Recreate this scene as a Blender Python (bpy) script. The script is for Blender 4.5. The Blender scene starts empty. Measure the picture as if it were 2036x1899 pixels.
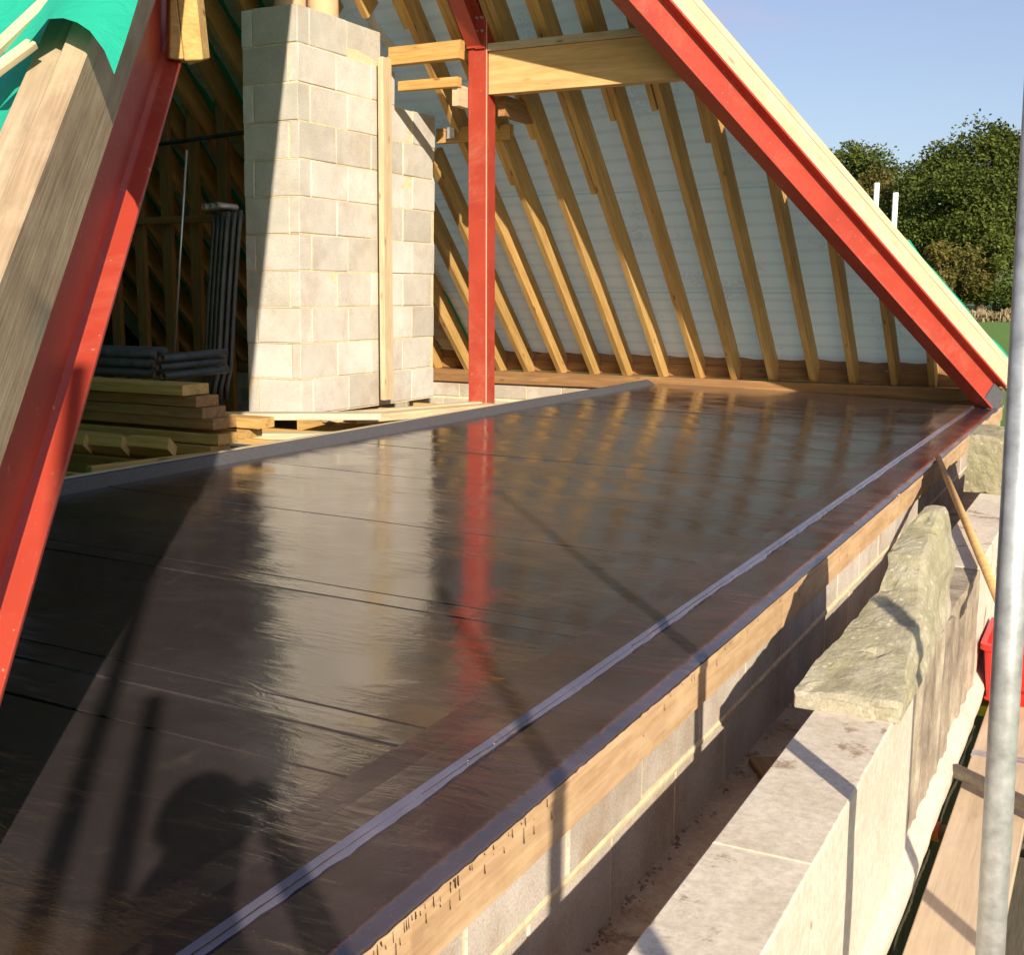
import bpy, bmesh, math, random
from mathutils import Vector, Matrix, noise
R = math.radians
V = Vector
scene = bpy.context.scene
COL = scene.collection

# ------------------------------------------------------------ camera
H = 1.0
cam = bpy.data.cameras.new("camera")
camo = bpy.data.objects.new("camera", cam)
COL.objects.link(camo)
cam.sensor_fit = 'HORIZONTAL'
cam.sensor_width = 36.0
cam.lens = 36.0 * 2343.0 / 2036.0
cam.clip_start = 0.05
cam.clip_end = 3000
ROT = Matrix(((0.887, -0.075, 0.455), (0.461, 0.135, -0.877), (0.005, 0.988, 0.154)))
q_ = ROT.to_quaternion(); q_.normalize()
camo.rotation_mode = 'QUATERNION'
camo.rotation_quaternion = q_
camo.location = (0, 0, H)
scene.camera = camo

# ------------------------------------------------------------ sky, sun, exposure
SUN_EL, SUN_AZ = 24.5, 139.8           # azimuth clockwise from +Y, direction towards the sun
world = bpy.data.worlds.new("World"); scene.world = world
world.use_nodes = True
wn = world.node_tree; wn.nodes.clear()
wo = wn.nodes.new('ShaderNodeOutputWorld'); bg = wn.nodes.new('ShaderNodeBackground')
sky = wn.nodes.new('ShaderNodeTexSky'); sky.sky_type = 'NISHITA'
sky.sun_disc = False
sky.sun_elevation = R(SUN_EL); sky.sun_rotation = R(SUN_AZ)
sky.air_density = 1.0; sky.dust_density = 1.2; sky.ozone_density = 3.0; sky.altitude = 100
tc = wn.nodes.new('ShaderNodeTexCoord')
mp = wn.nodes.new('ShaderNodeMapping'); mp.inputs['Scale'].default_value = (3.2, 3.2, 8.0)
nz = wn.nodes.new('ShaderNodeTexNoise'); nz.inputs['Scale'].default_value = 2.1; nz.inputs['Detail'].default_value = 6; nz.inputs['Roughness'].default_value = 0.55
cr = wn.nodes.new('ShaderNodeValToRGB')
cr.color_ramp.elements[0].position = 0.53; cr.color_ramp.elements[0].color = (0.24, 0.24, 0.24, 1)
cr.color_ramp.elements[1].position = 0.80; cr.color_ramp.elements[1].color = (0.62, 0.62, 0.62, 1)
mixc = wn.nodes.new('ShaderNodeMix'); mixc.data_type = 'RGBA'
wn.links.new(tc.outputs['Generated'], mp.inputs['Vector']); wn.links.new(mp.outputs[0], nz.inputs['Vector'])
wn.links.new(nz.outputs['Fac'], cr.inputs['Fac']); wn.links.new(cr.outputs['Color'], mixc.inputs['Factor'])
wn.links.new(sky.outputs[0], mixc.inputs['A']); mixc.inputs['B'].default_value = (4.6, 3.7, 4.6, 1)
wn.links.new(mixc.outputs['Result'], bg.inputs['Color'])
bg.inputs['Strength'].default_value = 0.085
wn.links.new(bg.outputs[0], wo.inputs['Surface'])

sd = bpy.data.lights.new("sun", 'SUN'); so = bpy.data.objects.new("sun", sd); COL.objects.link(so)
sd.energy = 4.6; sd.angle = R(0.53); sd.color = (1.0, 0.87, 0.70)
sdir = V((math.sin(R(SUN_AZ)) * math.cos(R(SUN_EL)), math.cos(R(SUN_AZ)) * math.cos(R(SUN_EL)), math.sin(R(SUN_EL))))
so.rotation_euler = sdir.to_track_quat('Z', 'Y').to_euler()
so.location = (5, -6, 8)
scene.view_settings.view_transform = 'Standard'
scene.view_settings.look = 'None'
scene.view_settings.exposure = 0.78
scene.view_settings.gamma = 1.0
scene.cycles.max_bounces = 8
scene.cycles.use_denoising = True

# ------------------------------------------------------------ materials
def newmat(name):
    m = bpy.data.materials.new(name); m.use_nodes = True
    nt = m.node_tree; b = nt.nodes['Principled BSDF']
    return m, nt, b
def N(nt, t, **kw):
    n = nt.nodes.new(t)
    for k, v in kw.items():
        if k in n.inputs: n.inputs[k].default_value = v
        else: setattr(n, k, v)
    return n
def rnd_coord(nt, scale=(1, 1, 1), obj=True):
    """object coordinates shifted by the object's random number, so repeats differ"""
    tc = nt.nodes.new('ShaderNodeTexCoord'); oi = nt.nodes.new('ShaderNodeObjectInfo')
    ml = N(nt, 'ShaderNodeMath', operation='MULTIPLY'); ml.inputs[1].default_value = 37.0
    nt.links.new(oi.outputs['Random'], ml.inputs[0])
    cb = nt.nodes.new('ShaderNodeCombineXYZ')
    for i in range(3): nt.links.new(ml.outputs[0], cb.inputs[i])
    ad = N(nt, 'ShaderNodeVectorMath', operation='ADD')
    nt.links.new(tc.outputs['Object'], ad.inputs[0]); nt.links.new(cb.outputs[0], ad.inputs[1])
    mp = nt.nodes.new('ShaderNodeMapping'); mp.inputs['Scale'].default_value = scale
    nt.links.new(ad.outputs[0], mp.inputs['Vector'])
    return mp.outputs[0], oi
def ramp(nt, fac, stops):
    r = nt.nodes.new('ShaderNodeValToRGB')
    while len(r.color_ramp.elements) < len(stops): r.color_ramp.elements.new(0.5)
    for e, (p, c) in zip(r.color_ramp.elements, stops):
        e.position = p; e.color = (c[0], c[1], c[2], 1)
    nt.links.new(fac, r.inputs['Fac'])
    return r.outputs['Color']
def mix(nt, fac, a, b, mode='MIX'):
    m = nt.nodes.new('ShaderNodeMix'); m.data_type = 'RGBA'; m.blend_type = mode
    for s, v in ((m.inputs['Factor'], fac), (m.inputs['A'], a), (m.inputs['B'], b)):
        if hasattr(v, 'links') or hasattr(v, 'is_output'): nt.links.new(v, s)
        elif isinstance(v, (int, float)): s.default_value = v
        else: s.default_value = (v[0], v[1], v[2], 1)
    return m.outputs['Result']
def bump(nt, b, h, strength=0.3, dist=0.01):
    n = nt.nodes.new('ShaderNodeBump'); n.inputs['Strength'].default_value = strength; n.inputs['Distance'].default_value = dist
    nt.links.new(h, n.inputs['Height']); nt.links.new(n.outputs[0], b.inputs['Normal'])
    return n

def wood(name, c0, c1, grain=1.0, rough=0.72, dirt=0.0, dirtc=(0.16, 0.12, 0.09)):
    m, nt, b = newmat(name)
    v, oi = rnd_coord(nt, (1.2, 14, 14))
    n1 = N(nt, 'ShaderNodeTexNoise', Scale=1.6, Detail=6.0, Roughness=0.6, Distortion=0.6); nt.links.new(v, n1.inputs['Vector'])
    col = ramp(nt, n1.outputs['Fac'], [(0.30, [x * 0.80 for x in c0]), (0.48, c0), (0.70, c1)])
    v2, _ = rnd_coord(nt, (2.5, 60, 60))
    n2 = N(nt, 'ShaderNodeTexNoise', Scale=2.0, Detail=3.0); nt.links.new(v2, n2.inputs['Vector'])
    g = ramp(nt, n2.outputs['Fac'], [(0.35, (0.80, 0.76, 0.70)), (0.6, (1, 1, 1))])
    col = mix(nt, 0.8 * grain, col, g, 'MULTIPLY')
    v3, _ = rnd_coord(nt, (2.6, 9, 9))
    vo = N(nt, 'ShaderNodeTexVoronoi', Scale=1.0); nt.links.new(v3, vo.inputs['Vector'])
    k = ramp(nt, vo.outputs['Distance'], [(0.05, (0.30, 0.20, 0.12)), (0.13, (1, 1, 1))])
    col = mix(nt, 0.75 * grain, col, k, 'MULTIPLY')
    # piece to piece tone
    t = ramp(nt, oi.outputs['Random'], [(0.0, (0.86, 0.84, 0.80)), (0.5, (1, 1, 1)), (1.0, (1.0, 0.92, 0.82))])
    col = mix(nt, 1.0, col, t, 'MULTIPLY')
    if dirt:
        v4, _ = rnd_coord(nt, (2.2, 3.5, 3.5))
        n4 = N(nt, 'ShaderNodeTexNoise', Scale=2.2, Detail=7.0, Roughness=0.7); nt.links.new(v4, n4.inputs['Vector'])
        f = ramp(nt, n4.outputs['Fac'], [(0.45, (0, 0, 0)), (0.7, (dirt,) * 3)])
        col = mix(nt, f, col, dirtc)
    nt.links.new(col, b.inputs['Base Color'])
    b.inputs['Roughness'].default_value = rough
    b.inputs['Specular IOR Level'].default_value = 0.3
    bump(nt, b, n2.outputs['Fac'], 0.25, 0.004)
    return m

M = {}
M['pine'] = wood('pine', (0.52, 0.325, 0.11), (0.62, 0.42, 0.165))
M['pale'] = wood('pale_pine', (0.56, 0.475, 0.32), (0.64, 0.565, 0.41), 0.9, dirt=0.5, dirtc=(0.44, 0.33, 0.19))
M['sawn'] = wood('sawn_timber', (0.33, 0.255, 0.175), (0.43, 0.345, 0.235), 1.0, dirt=0.45, dirtc=(0.56, 0.47, 0.30))
M['brown'] = wood('brown_timber', (0.30, 0.16, 0.065), (0.40, 0.24, 0.10), 0.9, dirt=0.3)
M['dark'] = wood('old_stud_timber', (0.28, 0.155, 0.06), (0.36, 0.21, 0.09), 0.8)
M['fascia'] = wood('fascia_board', (0.52, 0.345, 0.19), (0.63, 0.45, 0.28), 0.65, dirt=0.5, dirtc=(0.72, 0.55, 0.32))
M['board'] = wood('scaffold_board', (0.56, 0.46, 0.34), (0.62, 0.52, 0.40), 0.35, dirt=0.35, dirtc=(0.36, 0.26, 0.18))
M['glulam'] = wood('glulam', (0.60, 0.38, 0.15), (0.68, 0.46, 0.21), 0.5, dirt=0.2, dirtc=(0.66, 0.50, 0.28))

def stone(name, c0, c1, c2, scale=6, rough=0.9, bstr=0.5, bdist=0.01, speck=0.0, moss=None):
    m, nt, b = newmat(name)
    v, oi = rnd_coord(nt)
    n1 = N(nt, 'ShaderNodeTexNoise', Scale=scale, Detail=8.0, Roughness=0.68); nt.links.new(v, n1.inputs['Vector'])
    col = ramp(nt, n1.outputs['Fac'], [(0.3, c0), (0.5, c1), (0.72, c2)])
    n2 = N(nt, 'ShaderNodeTexNoise', Scale=scale * 14, Detail=5.0, Roughness=0.8); nt.links.new(v, n2.inputs['Vector'])
    g = ramp(nt, n2.outputs['Fac'], [(0.35, (0.74, 0.73, 0.70)), (0.62, (1.08, 1.08, 1.06))])
    col = mix(nt, 0.8, col, g, 'MULTIPLY')
    if moss:
        n3 = N(nt, 'ShaderNodeTexNoise', Scale=3.4, Detail=9.0, Roughness=0.75); nt.links.new(v, n3.inputs['Vector'])
        f = ramp(nt, n3.outputs['Fac'], [(0.46, (0, 0, 0)), (0.62, (0.7,) * 3)])
        col = mix(nt, f, col, moss)
        vo = N(nt, 'ShaderNodeTexVoronoi', Scale=26.0); nt.links.new(v, vo.inputs['Vector'])
        f2 = ramp(nt, vo.outputs['Distance'], [(0.10, (0.8,) * 3), (0.22, (0, 0, 0))])
        col = mix(nt, f2, col, (0.62, 0.58, 0.44))
    if speck:
        n4 = N(nt, 'ShaderNodeTexNoise', Scale=5.5, Detail=9.0, Roughness=0.72); nt.links.new(v, n4.inputs['Vector'])
        f = ramp(nt, n4.outputs['Fac'], [(0.565, (0, 0, 0)), (0.62, (speck,) * 3)])
        col = mix(nt, f, col, (0.22, 0.13, 0.07))
    nt.links.new(col, b.inputs['Base Color'])
    b.inputs['Roughness'].default_value = rough
    b.inputs['Specular IOR Level'].default_value = 0.2
    add = N(nt, 'ShaderNodeMath', operation='ADD'); nt.links.new(n1.outputs['Fac'], add.inputs[0]); nt.links.new(n2.outputs['Fac'], add.inputs[1])
    bump(nt, b, add.outputs[0], bstr, bdist)
    return m
M['newstone'] = stone('new_sawn_stone', (0.56, 0.49, 0.39), (0.65, 0.58, 0.48), (0.70, 0.635, 0.54), 3, bstr=0.12, bdist=0.004, speck=0.75)
M['newface'] = stone('new_stone_face', (0.54, 0.48, 0.39), (0.62, 0.56, 0.47), (0.66, 0.60, 0.52), 2.5, bstr=0.15, bdist=0.004)
M['oldstone'] = stone('weathered_stone', (0.17, 0.14, 0.115), (0.36, 0.30, 0.23), (0.60, 0.54, 0.42), 4.5, bstr=0.6, bdist=0.012)
M['moss'] = stone('lichen_stone', (0.32, 0.285, 0.20), (0.46, 0.42, 0.31), (0.62, 0.58, 0.46), 8, bstr=0.7, bdist=0.012, moss=(0.34, 0.32, 0.17))
M['greymoss'] = stone('rough_lichen_stone', (0.32, 0.29, 0.18), (0.44, 0.40, 0.27), (0.56, 0.52, 0.38), 9, bstr=0.9, bdist=0.02, moss=(0.38, 0.37, 0.18))
M['ledge'] = stone('ledge_stone', (0.36, 0.24, 0.15), (0.46, 0.34, 0.23), (0.52, 0.40, 0.28), 4, bstr=0.4, bdist=0.006, speck=0.8)
M['rubble'] = stone('dark_rubble', (0.05, 0.04, 0.035), (0.10, 0.08, 0.06), (0.16, 0.13, 0.10), 8, bstr=0.8, bdist=0.03)
M['debris'] = stone('mortar_crumbs', (0.14, 0.09, 0.06), (0.30, 0.22, 0.14), (0.46, 0.38, 0.27), 20)

def blockmat(name, c0, c1, stain=0.0):
    m, nt, b = newmat(name)
    v, oi = rnd_coord(nt)
    at = nt.nodes.new('ShaderNodeAttribute'); at.attribute_name = 'tone'
    n1 = N(nt, 'ShaderNodeTexNoise', Scale=5.0, Detail=6.0, Roughness=0.6); nt.links.new(v, n1.inputs['Vector'])
    col = ramp(nt, n1.outputs['Fac'], [(0.35, c0), (0.65, c1)])
    n2 = N(nt, 'ShaderNodeTexNoise', Scale=150.0, Detail=3.0, Roughness=0.8); nt.links.new(v, n2.inputs['Vector'])
    g = ramp(nt, n2.outputs['Fac'], [(0.32, (0.72, 0.71, 0.70)), (0.5, (1, 1, 1)), (0.68, (1.18, 1.17, 1.14))])
    col = mix(nt, 0.9, col, g, 'MULTIPLY')
    t = ramp(nt, at.outputs['Fac'], [(0, (0.80, 0.79, 0.76)), (0.5, (0.95, 0.95, 0.94)), (1, (1.08, 1.08, 1.10))])
    col = mix(nt, 1.0, col, t, 'MULTIPLY')
    if stain:
        n3 = N(nt, 'ShaderNodeTexNoise', Scale=2.6, Detail=6.0, Roughness=0.7); nt.links.new(v, n3.inputs['Vector'])
        f = ramp(nt, n3.outputs['Fac'], [(0.5, (0, 0, 0)), (0.68, (stain,) * 3)])
        col = mix(nt, f, col, (0.30, 0.17, 0.07))
    nt.links.new(col, b.inputs['Base Color']); b.inputs['Roughness'].default_value = 0.95
    b.inputs['Specular IOR Level'].default_value = 0.15
    bump(nt, b, n2.outputs['Fac'], 0.5, 0.004)
    return m
M['block'] = blockmat('concrete_block', (0.54, 0.515, 0.46), (0.63, 0.60, 0.54), 0.28)
M['wallblock'] = blockmat('aggregate_block', (0.45, 0.40, 0.34), (0.56, 0.51, 0.44), 0.5)
def plain(name, c, rough=0.6, metal=0.0, noise_=0.12, scale=12, spec=0.4, bstr=0.0):
    m, nt, b = newmat(name)
    v, oi = rnd_coord(nt)
    n1 = N(nt, 'ShaderNodeTexNoise', Scale=scale, Detail=6.0, Roughness=0.65); nt.links.new(v, n1.inputs['Vector'])
    col = ramp(nt, n1.outputs['Fac'], [(0.3, [x * (1 - noise_) for x in c]), (0.7, [min(1, x * (1 + noise_)) for x in c])])
    nt.links.new(col, b.inputs['Base Color'])
    b.inputs['Roughness'].default_value = rough; b.inputs['Metallic'].default_value = metal
    b.inputs['Specular IOR Level'].default_value = spec
    if bstr: bump(nt, b, n1.outputs['Fac'], bstr, 0.006)
    return m
M['mortar'] = plain('yellow_mortar', (0.66, 0.55, 0.36), 0.95, noise_=0.18, scale=30, spec=0.1, bstr=0.4)
M['terracotta'] = plain('clay_flue', (0.60, 0.38, 0.22), 0.8)
M['galv'] = plain('galvanised_steel', (0.44, 0.46, 0.465), 0.42, 0.55, 0.30, 26)
M['tube'] = plain('old_scaffold_tube', (0.30, 0.27, 0.24), 0.5, 0.6, 0.3, 16)
M['rodm'] = plain('thin_steel_rod', (0.5, 0.5, 0.5), 0.35, 0.8)
M['black'] = plain('black_plastic', (0.05, 0.05, 0.045), 0.38, 0, 0.4, 9)
M['pipeblack'] = plain('dusty_black_pipe', (0.035, 0.042, 0.042), 0.5, 0, 0.5, 14)
M['pipein'] = plain('pipe_inside', (0.20, 0.11, 0.06), 0.8)
M['white'] = plain('white_plastic', (0.85, 0.85, 0.85), 0.4, noise_=0.03)
M['tub'] = plain('red_plastic', (0.62, 0.025, 0.02), 0.35, noise_=0.1)
M['orange'] = plain('orange_cap', (0.75, 0.14, 0.03), 0.5)
M['yellow'] = plain('yellow_paint', (0.75, 0.62, 0.05), 0.5)
M['bolt'] = plain('zinc_bolt', (0.75, 0.72, 0.70), 0.3, 0.8)
M['cane'] = wood('broom_handle', (0.60, 0.40, 0.17), (0.70, 0.50, 0.25), 0.3)
M['dirtline'] = plain('sealant', (0.34, 0.20, 0.09), 0.9)
M['tar'] = plain('bitumen_drip', (0.035, 0.02, 0.012), 0.35)
M['kerb'] = plain('mineral_upstand', (0.075, 0.075, 0.085), 0.55, 0, 0.2, 40, 0.5, 0.3)
M['skin'] = plain('skin', (0.55, 0.33, 0.23), 0.5, noise_=0.05)
M['shirt'] = plain('blue_jacket', (0.05, 0.08, 0.16), 0.8)
M['trousers'] = plain('grey_trousers', (0.08, 0.08, 0.09), 0.85)
M['hair'] = plain('brown_hair', (0.07, 0.045, 0.03), 0.7)
M['bark'] = plain('bark', (0.09, 0.065, 0.045), 0.9, 0, 0.3)

# red oxide primer
m, nt, b = newmat('red_oxide_steel'); M['red'] = m
v, oi = rnd_coord(nt)
n1 = N(nt, 'ShaderNodeTexNoise', Scale=3.0, Detail=6.0, Roughness=0.6); nt.links.new(v, n1.inputs['Vector'])
col = ramp(nt, n1.outputs['Fac'], [(0.3, (0.31, 0.034, 0.018)), (0.7, (0.39, 0.050, 0.026))])
n2 = N(nt, 'ShaderNodeTexNoise', Scale=38.0, Detail=4.0, Roughness=0.7); nt.links.new(v, n2.inputs['Vector'])
f = ramp(nt, n2.outputs['Fac'], [(0.655, (0, 0, 0)), (0.70, (0.55,) * 3)])
col = mix(nt, f, col, (0.58, 0.34, 0.26))
n3 = N(nt, 'ShaderNodeTexNoise', Scale=1.4, Detail=10.0, Roughness=0.8, Distortion=1.0); nt.links.new(v, n3.inputs['Vector'])
f3 = ramp(nt, n3.outputs['Fac'], [(0.52, (0, 0, 0)), (0.68, (0.28,) * 3)])
col = mix(nt, f3, col, (0.52, 0.22, 0.15))
v5, _ = rnd_coord(nt, (1, 1, 1)); n5 = N(nt, 'ShaderNodeTexNoise', Scale=7.0, Detail=8.0, Roughness=0.85); nt.links.new(v5, n5.inputs['Vector'])
f5 = ramp(nt, n5.outputs['Fac'], [(0.66, (0, 0, 0)), (0.69, (0.5,) * 3)])
col = mix(nt, f5, col, (0.16, 0.035, 0.02))
nt.links.new(col, b.inputs['Base Color']); b.inputs['Roughness'].default_value = 0.48
bump(nt, b, n1.outputs['Fac'], 0.1, 0.004)

# bitumen membrane, wet-looking
def bitumen(name, rough0, rough1, c, wet=0.35, ior=1.85, dull=0.5):
    m, nt, b = newmat(name)
    tc = nt.nodes.new('ShaderNodeTexCoord')
    def noi(sc, scale, det=4.0, rg=0.55, dist=0.0):
        mp = nt.nodes.new('ShaderNodeMapping'); mp.inputs['Scale'].default_value = sc; nt.links.new(tc.outputs['Object'], mp.inputs['Vector'])
        n = N(nt, 'ShaderNodeTexNoise', Scale=scale, Detail=det, Roughness=rg, Distortion=dist); nt.links.new(mp.outputs[0], n.inputs['Vector']); return n.outputs['Fac']
    big = noi((1, 1.6, 1), 0.9, 6.0, 0.62, 0.6)
    patch = noi((1, 1.3, 1), 2.3, 3.0, 0.5, 0.3)
    mid = noi((0.55, 2.2, 1), 11.0, 5.0, 0.6, 1.2)
    fine = noi((1, 1.3, 1), 130.0, 2.0)
    grain = noi((1, 1, 1), 420.0, 1.0)
    col = ramp(nt, big, [(0.28, [x * 0.75 for x in c]), (0.5, c), (0.72, [x * 1.7 for x in c])])
    # dull foot-marked patches with dust
    du = noi((1, 1, 1), 3.7, 8.0, 0.75, 0.8)
    dmask = ramp(nt, du, [(0.55, (0, 0, 0)), (0.70, (dull,) * 3)])
    col = mix(nt, dmask, col, (0.17, 0.135, 0.11))
    sp = noi((1, 1, 1), 260.0, 2.0)
    f = ramp(nt, sp, [(0.72, (0, 0, 0)), (0.77, (0.7,) * 3)])
    col = mix(nt, f, col, (0.34, 0.28, 0.21))
    nt.links.new(col, b.inputs['Base Color'])
    rr = nt.nodes.new('ShaderNodeMapRange'); nt.links.new(big, rr.inputs['Value'])
    rr.inputs['From Min'].default_value = 0.3; rr.inputs['From Max'].default_value = 0.7
    rr.inputs['To Min'].default_value = rough0; rr.inputs['To Max'].default_value = rough1
    ad = N(nt, 'ShaderNodeMath', operation='MULTIPLY_ADD'); ad.inputs[1].default_value = 0.22
    nt.links.new(dmask, ad.inputs[0]); nt.links.new(rr.outputs[0], ad.inputs[2]); nt.links.new(ad.outputs[0], b.inputs['Roughness'])
    b.inputs['IOR'].default_value = ior
    # ripples stand in clumps, smooth pools between them
    pm = nt.nodes.new('ShaderNodeMapRange'); nt.links.new(patch, pm.inputs['Value']); pm.inputs['From Min'].default_value = 0.42; pm.inputs['From Max'].default_value = 0.62
    pm.inputs['To Min'].default_value = 0.12; pm.inputs['To Max'].default_value = 1.0
    ml = N(nt, 'ShaderNodeMath', operation='MULTIPLY'); nt.links.new(mid, ml.inputs[0]); nt.links.new(pm.outputs[0], ml.inputs[1])
    b1 = nt.nodes.new('ShaderNodeBump'); b1.inputs['Strength'].default_value = wet; b1.inputs['Distance'].default_value = 0.0032
    nt.links.new(ml.outputs[0], b1.inputs['Height'])
    b2 = nt.nodes.new('ShaderNodeBump'); b2.inputs['Strength'].default_value = 0.22; b2.inputs['Distance'].default_value = 0.0007
    nt.links.new(fine, b2.inputs['Height']); nt.links.new(b1.outputs[0], b2.inputs['Normal'])
    b3 = nt.nodes.new('ShaderNodeBump'); b3.inputs['Strength'].default_value = 0.15; b3.inputs['Distance'].default_value = 0.0003
    nt.links.new(grain, b3.inputs['Height']); nt.links.new(b2.outputs[0], b3.inputs['Normal'])
    nt.links.new(b3.outputs[0], b.inputs['Normal'])
    return m
M['bitumen'] = bitumen('bitumen_membrane', 0.035, 0.10, (0.041, 0.034, 0.036), 0.75, 2.15, 0.22)
M['bitumen2'] = bitumen('bitumen_edge_strip', 0.08, 0.18, (0.042, 0.031, 0.034), 0.9, 1.9, 0.3)
M['weld'] = bitumen('bitumen_weld_bead', 0.18, 0.26, (0.07, 0.065, 0.09), 0.3)

# breathable roof membrane: pale translucent inside, green outside
def felt(name, c, tr, stripes):
    m, nt, b = newmat(name)
    tc = nt.nodes.new('ShaderNodeTexCoord')
    out = nt.nodes['Material Output']
    sep = nt.nodes.new('ShaderNodeSeparateXYZ'); nt.links.new(tc.outputs['Object'], sep.inputs[0])
    nz = N(nt, 'ShaderNodeTexNoise', Scale=2.4, Detail=5.0); nt.links.new(tc.outputs['Object'], nz.inputs['Vector'])
    colr = ramp(nt, nz.outputs['Fac'], [(0.3, [x * 0.88 for x in c]), (0.7, c)])
    if stripes:
        mul = N(nt, 'ShaderNodeMath', operation='MULTIPLY'); mul.inputs[1].default_value = 2 * math.pi / 0.115
        nt.links.new(sep.outputs['Z'], mul.inputs[0])
        sn = N(nt, 'ShaderNodeMath', operation='SINE'); nt.links.new(mul.outputs[0], sn.inputs[0])
        n2 = N(nt, 'ShaderNodeTexNoise', Scale=5.0, Detail=6.0, Roughness=0.8); nt.links.new(tc.outputs['Object'], n2.inputs['Vector'])
        sm = N(nt, 'ShaderNodeMath', operation='MULTIPLY'); nt.links.new(sn.outputs[0], sm.inputs[0]); nt.links.new(n2.outputs['Fac'], sm.inputs[1])
        f = ramp(nt, sm.outputs[0], [(0.20, (0, 0, 0)), (0.46, (0.5,) * 3)])
        colr = mix(nt, f, colr, (0.60, 0.48, 0.46))
        n3 = N(nt, 'ShaderNodeTexNoise', Scale=16.0, Detail=4.0, Roughness=0.7, Distortion=2.0); nt.links.new(tc.outputs['Object'], n3.inputs['Vector'])
        n4 = N(nt, 'ShaderNodeTexNoise', Scale=1.7, Detail=1.0); nt.links.new(tc.outputs['Object'], n4.inputs['Vector'])
        mm = N(nt, 'ShaderNodeMath', operation='MULTIPLY'); nt.links.new(n3.outputs['Fac'], mm.inputs[0]); nt.links.new(n4.outputs['Fac'], mm.inputs[1])
        f3 = ramp(nt, mm.outputs[0], [(0.34, (0, 0, 0)), (0.38, (0.5,) * 3)])
        colr = mix(nt, f3, colr, (0.50, 0.30, 0.30))
        # roll lap lines
        for zz in (1.02, 1.95, 2.9):
            sb = N(nt, 'ShaderNodeMath', operation='SUBTRACT'); sb.inputs[1].default_value = zz; nt.links.new(sep.outputs['Z'], sb.inputs[0])
            ab = N(nt, 'ShaderNodeMath', operation='ABSOLUTE'); nt.links.new(sb.outputs[0], ab.inputs[0])
            fl = ramp(nt, ab.outputs[0], [(0.004, (0.7,) * 3), (0.009, (0, 0, 0))])
            colr = mix(nt, fl, colr, (0.22, 0.42, 0.34))
    if stripes:
        ge = nt.nodes.new('ShaderNodeNewGeometry'); colr = mix(nt, ge.outputs['Backfacing'], colr, (0.05, 0.42, 0.30))
    nt.links.new(colr, b.inputs['Base Color']); b.inputs['Roughness'].default_value = 0.7
    b.inputs['Specular IOR Level'].default_value = 0.2
    t = nt.nodes.new('ShaderNodeBsdfTranslucent'); t.inputs['Color'].default_value = (tr[0], tr[1], tr[2], 1)
    ms = nt.nodes.new('ShaderNodeMixShader'); ms.inputs[0].default_value = 0.36 if stripes else 0.12
    nt.links.new(b.outputs[0], ms.inputs[1]); nt.links.new(t.outputs[0], ms.inputs[2]); nt.links.new(ms.outputs[0], out.inputs['Surface'])
    nw = N(nt, 'ShaderNodeTexNoise', Scale=14.0, Detail=6.0, Roughness=0.6, Distortion=1.5); nt.links.new(tc.outputs['Object'], nw.inputs['Vector'])
    bump(nt, b, nw.outputs['Fac'] if not stripes else nz.outputs['Fac'], 0.5, 0.012 if not stripes else .03)
    return m
M['feltin'] = felt('membrane_underside', (0.86, 0.84, 0.80), (0.62, 0.84, 0.66), True)
M['feltout'] = felt('green_membrane', (0.02, 0.42, 0.28), (0.02, 0.40, 0.26), False)

# ground and leaves
m, nt, b = newmat('grass'); M['grass'] = m
tc = nt.nodes.new('ShaderNodeTexCoord')
n1 = N(nt, 'ShaderNodeTexNoise', Scale=0.06, Detail=8.0, Roughness=0.7); nt.links.new(tc.outputs['Object'], n1.inputs['Vector'])
c_ = ramp(nt, n1.outputs['Fac'], [(0.3, (0.055, 0.13, 0.015)), (0.7, (0.10, 0.20, 0.025))]); nt.links.new(c_, b.inputs['Base Color']); b.inputs['Roughness'].default_value = 0.95
def leafmat(name, a, c, d):
    m, nt, b = newmat(name)
    at = nt.nodes.new('ShaderNodeAttribute'); at.attribute_name = 'tone'
    col = ramp(nt, at.outputs['Fac'], [(0, a), (0.6, c), (1, d)])
    nt.links.new(col, b.inputs['Base Color']); b.inputs['Roughness'].default_value = 0.6; b.inputs['Specular IOR Level'].default_value = 0.25
    t = nt.nodes.new('ShaderNodeBsdfTranslucent'); nt.links.new(col, t.inputs['Color'])
    ms = nt.nodes.new('ShaderNodeMixShader'); ms.inputs[0].default_value = 0.25
    nt.links.new(b.outputs[0], ms.inputs[1]); nt.links.new(t.outputs[0], ms.inputs[2]); nt.links.new(ms.outputs[0], nt.nodes['Material Output'].inputs['Surface'])
    return m
M['leaf'] = leafmat('green_leaves', (0.035, 0.052, 0.010), (0.095, 0.125, 0.020), (0.19, 0.20, 0.04))
M['leafautumn'] = leafmat('turning_leaves', (0.06, 0.055, 0.012), (0.15, 0.13, 0.03), (0.24, 0.17, 0.05))
M['brush'] = leafmat('dry_brush', (0.12, 0.09, 0.045), (0.24, 0.19, 0.10), (0.36, 0.30, 0.18))

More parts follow.
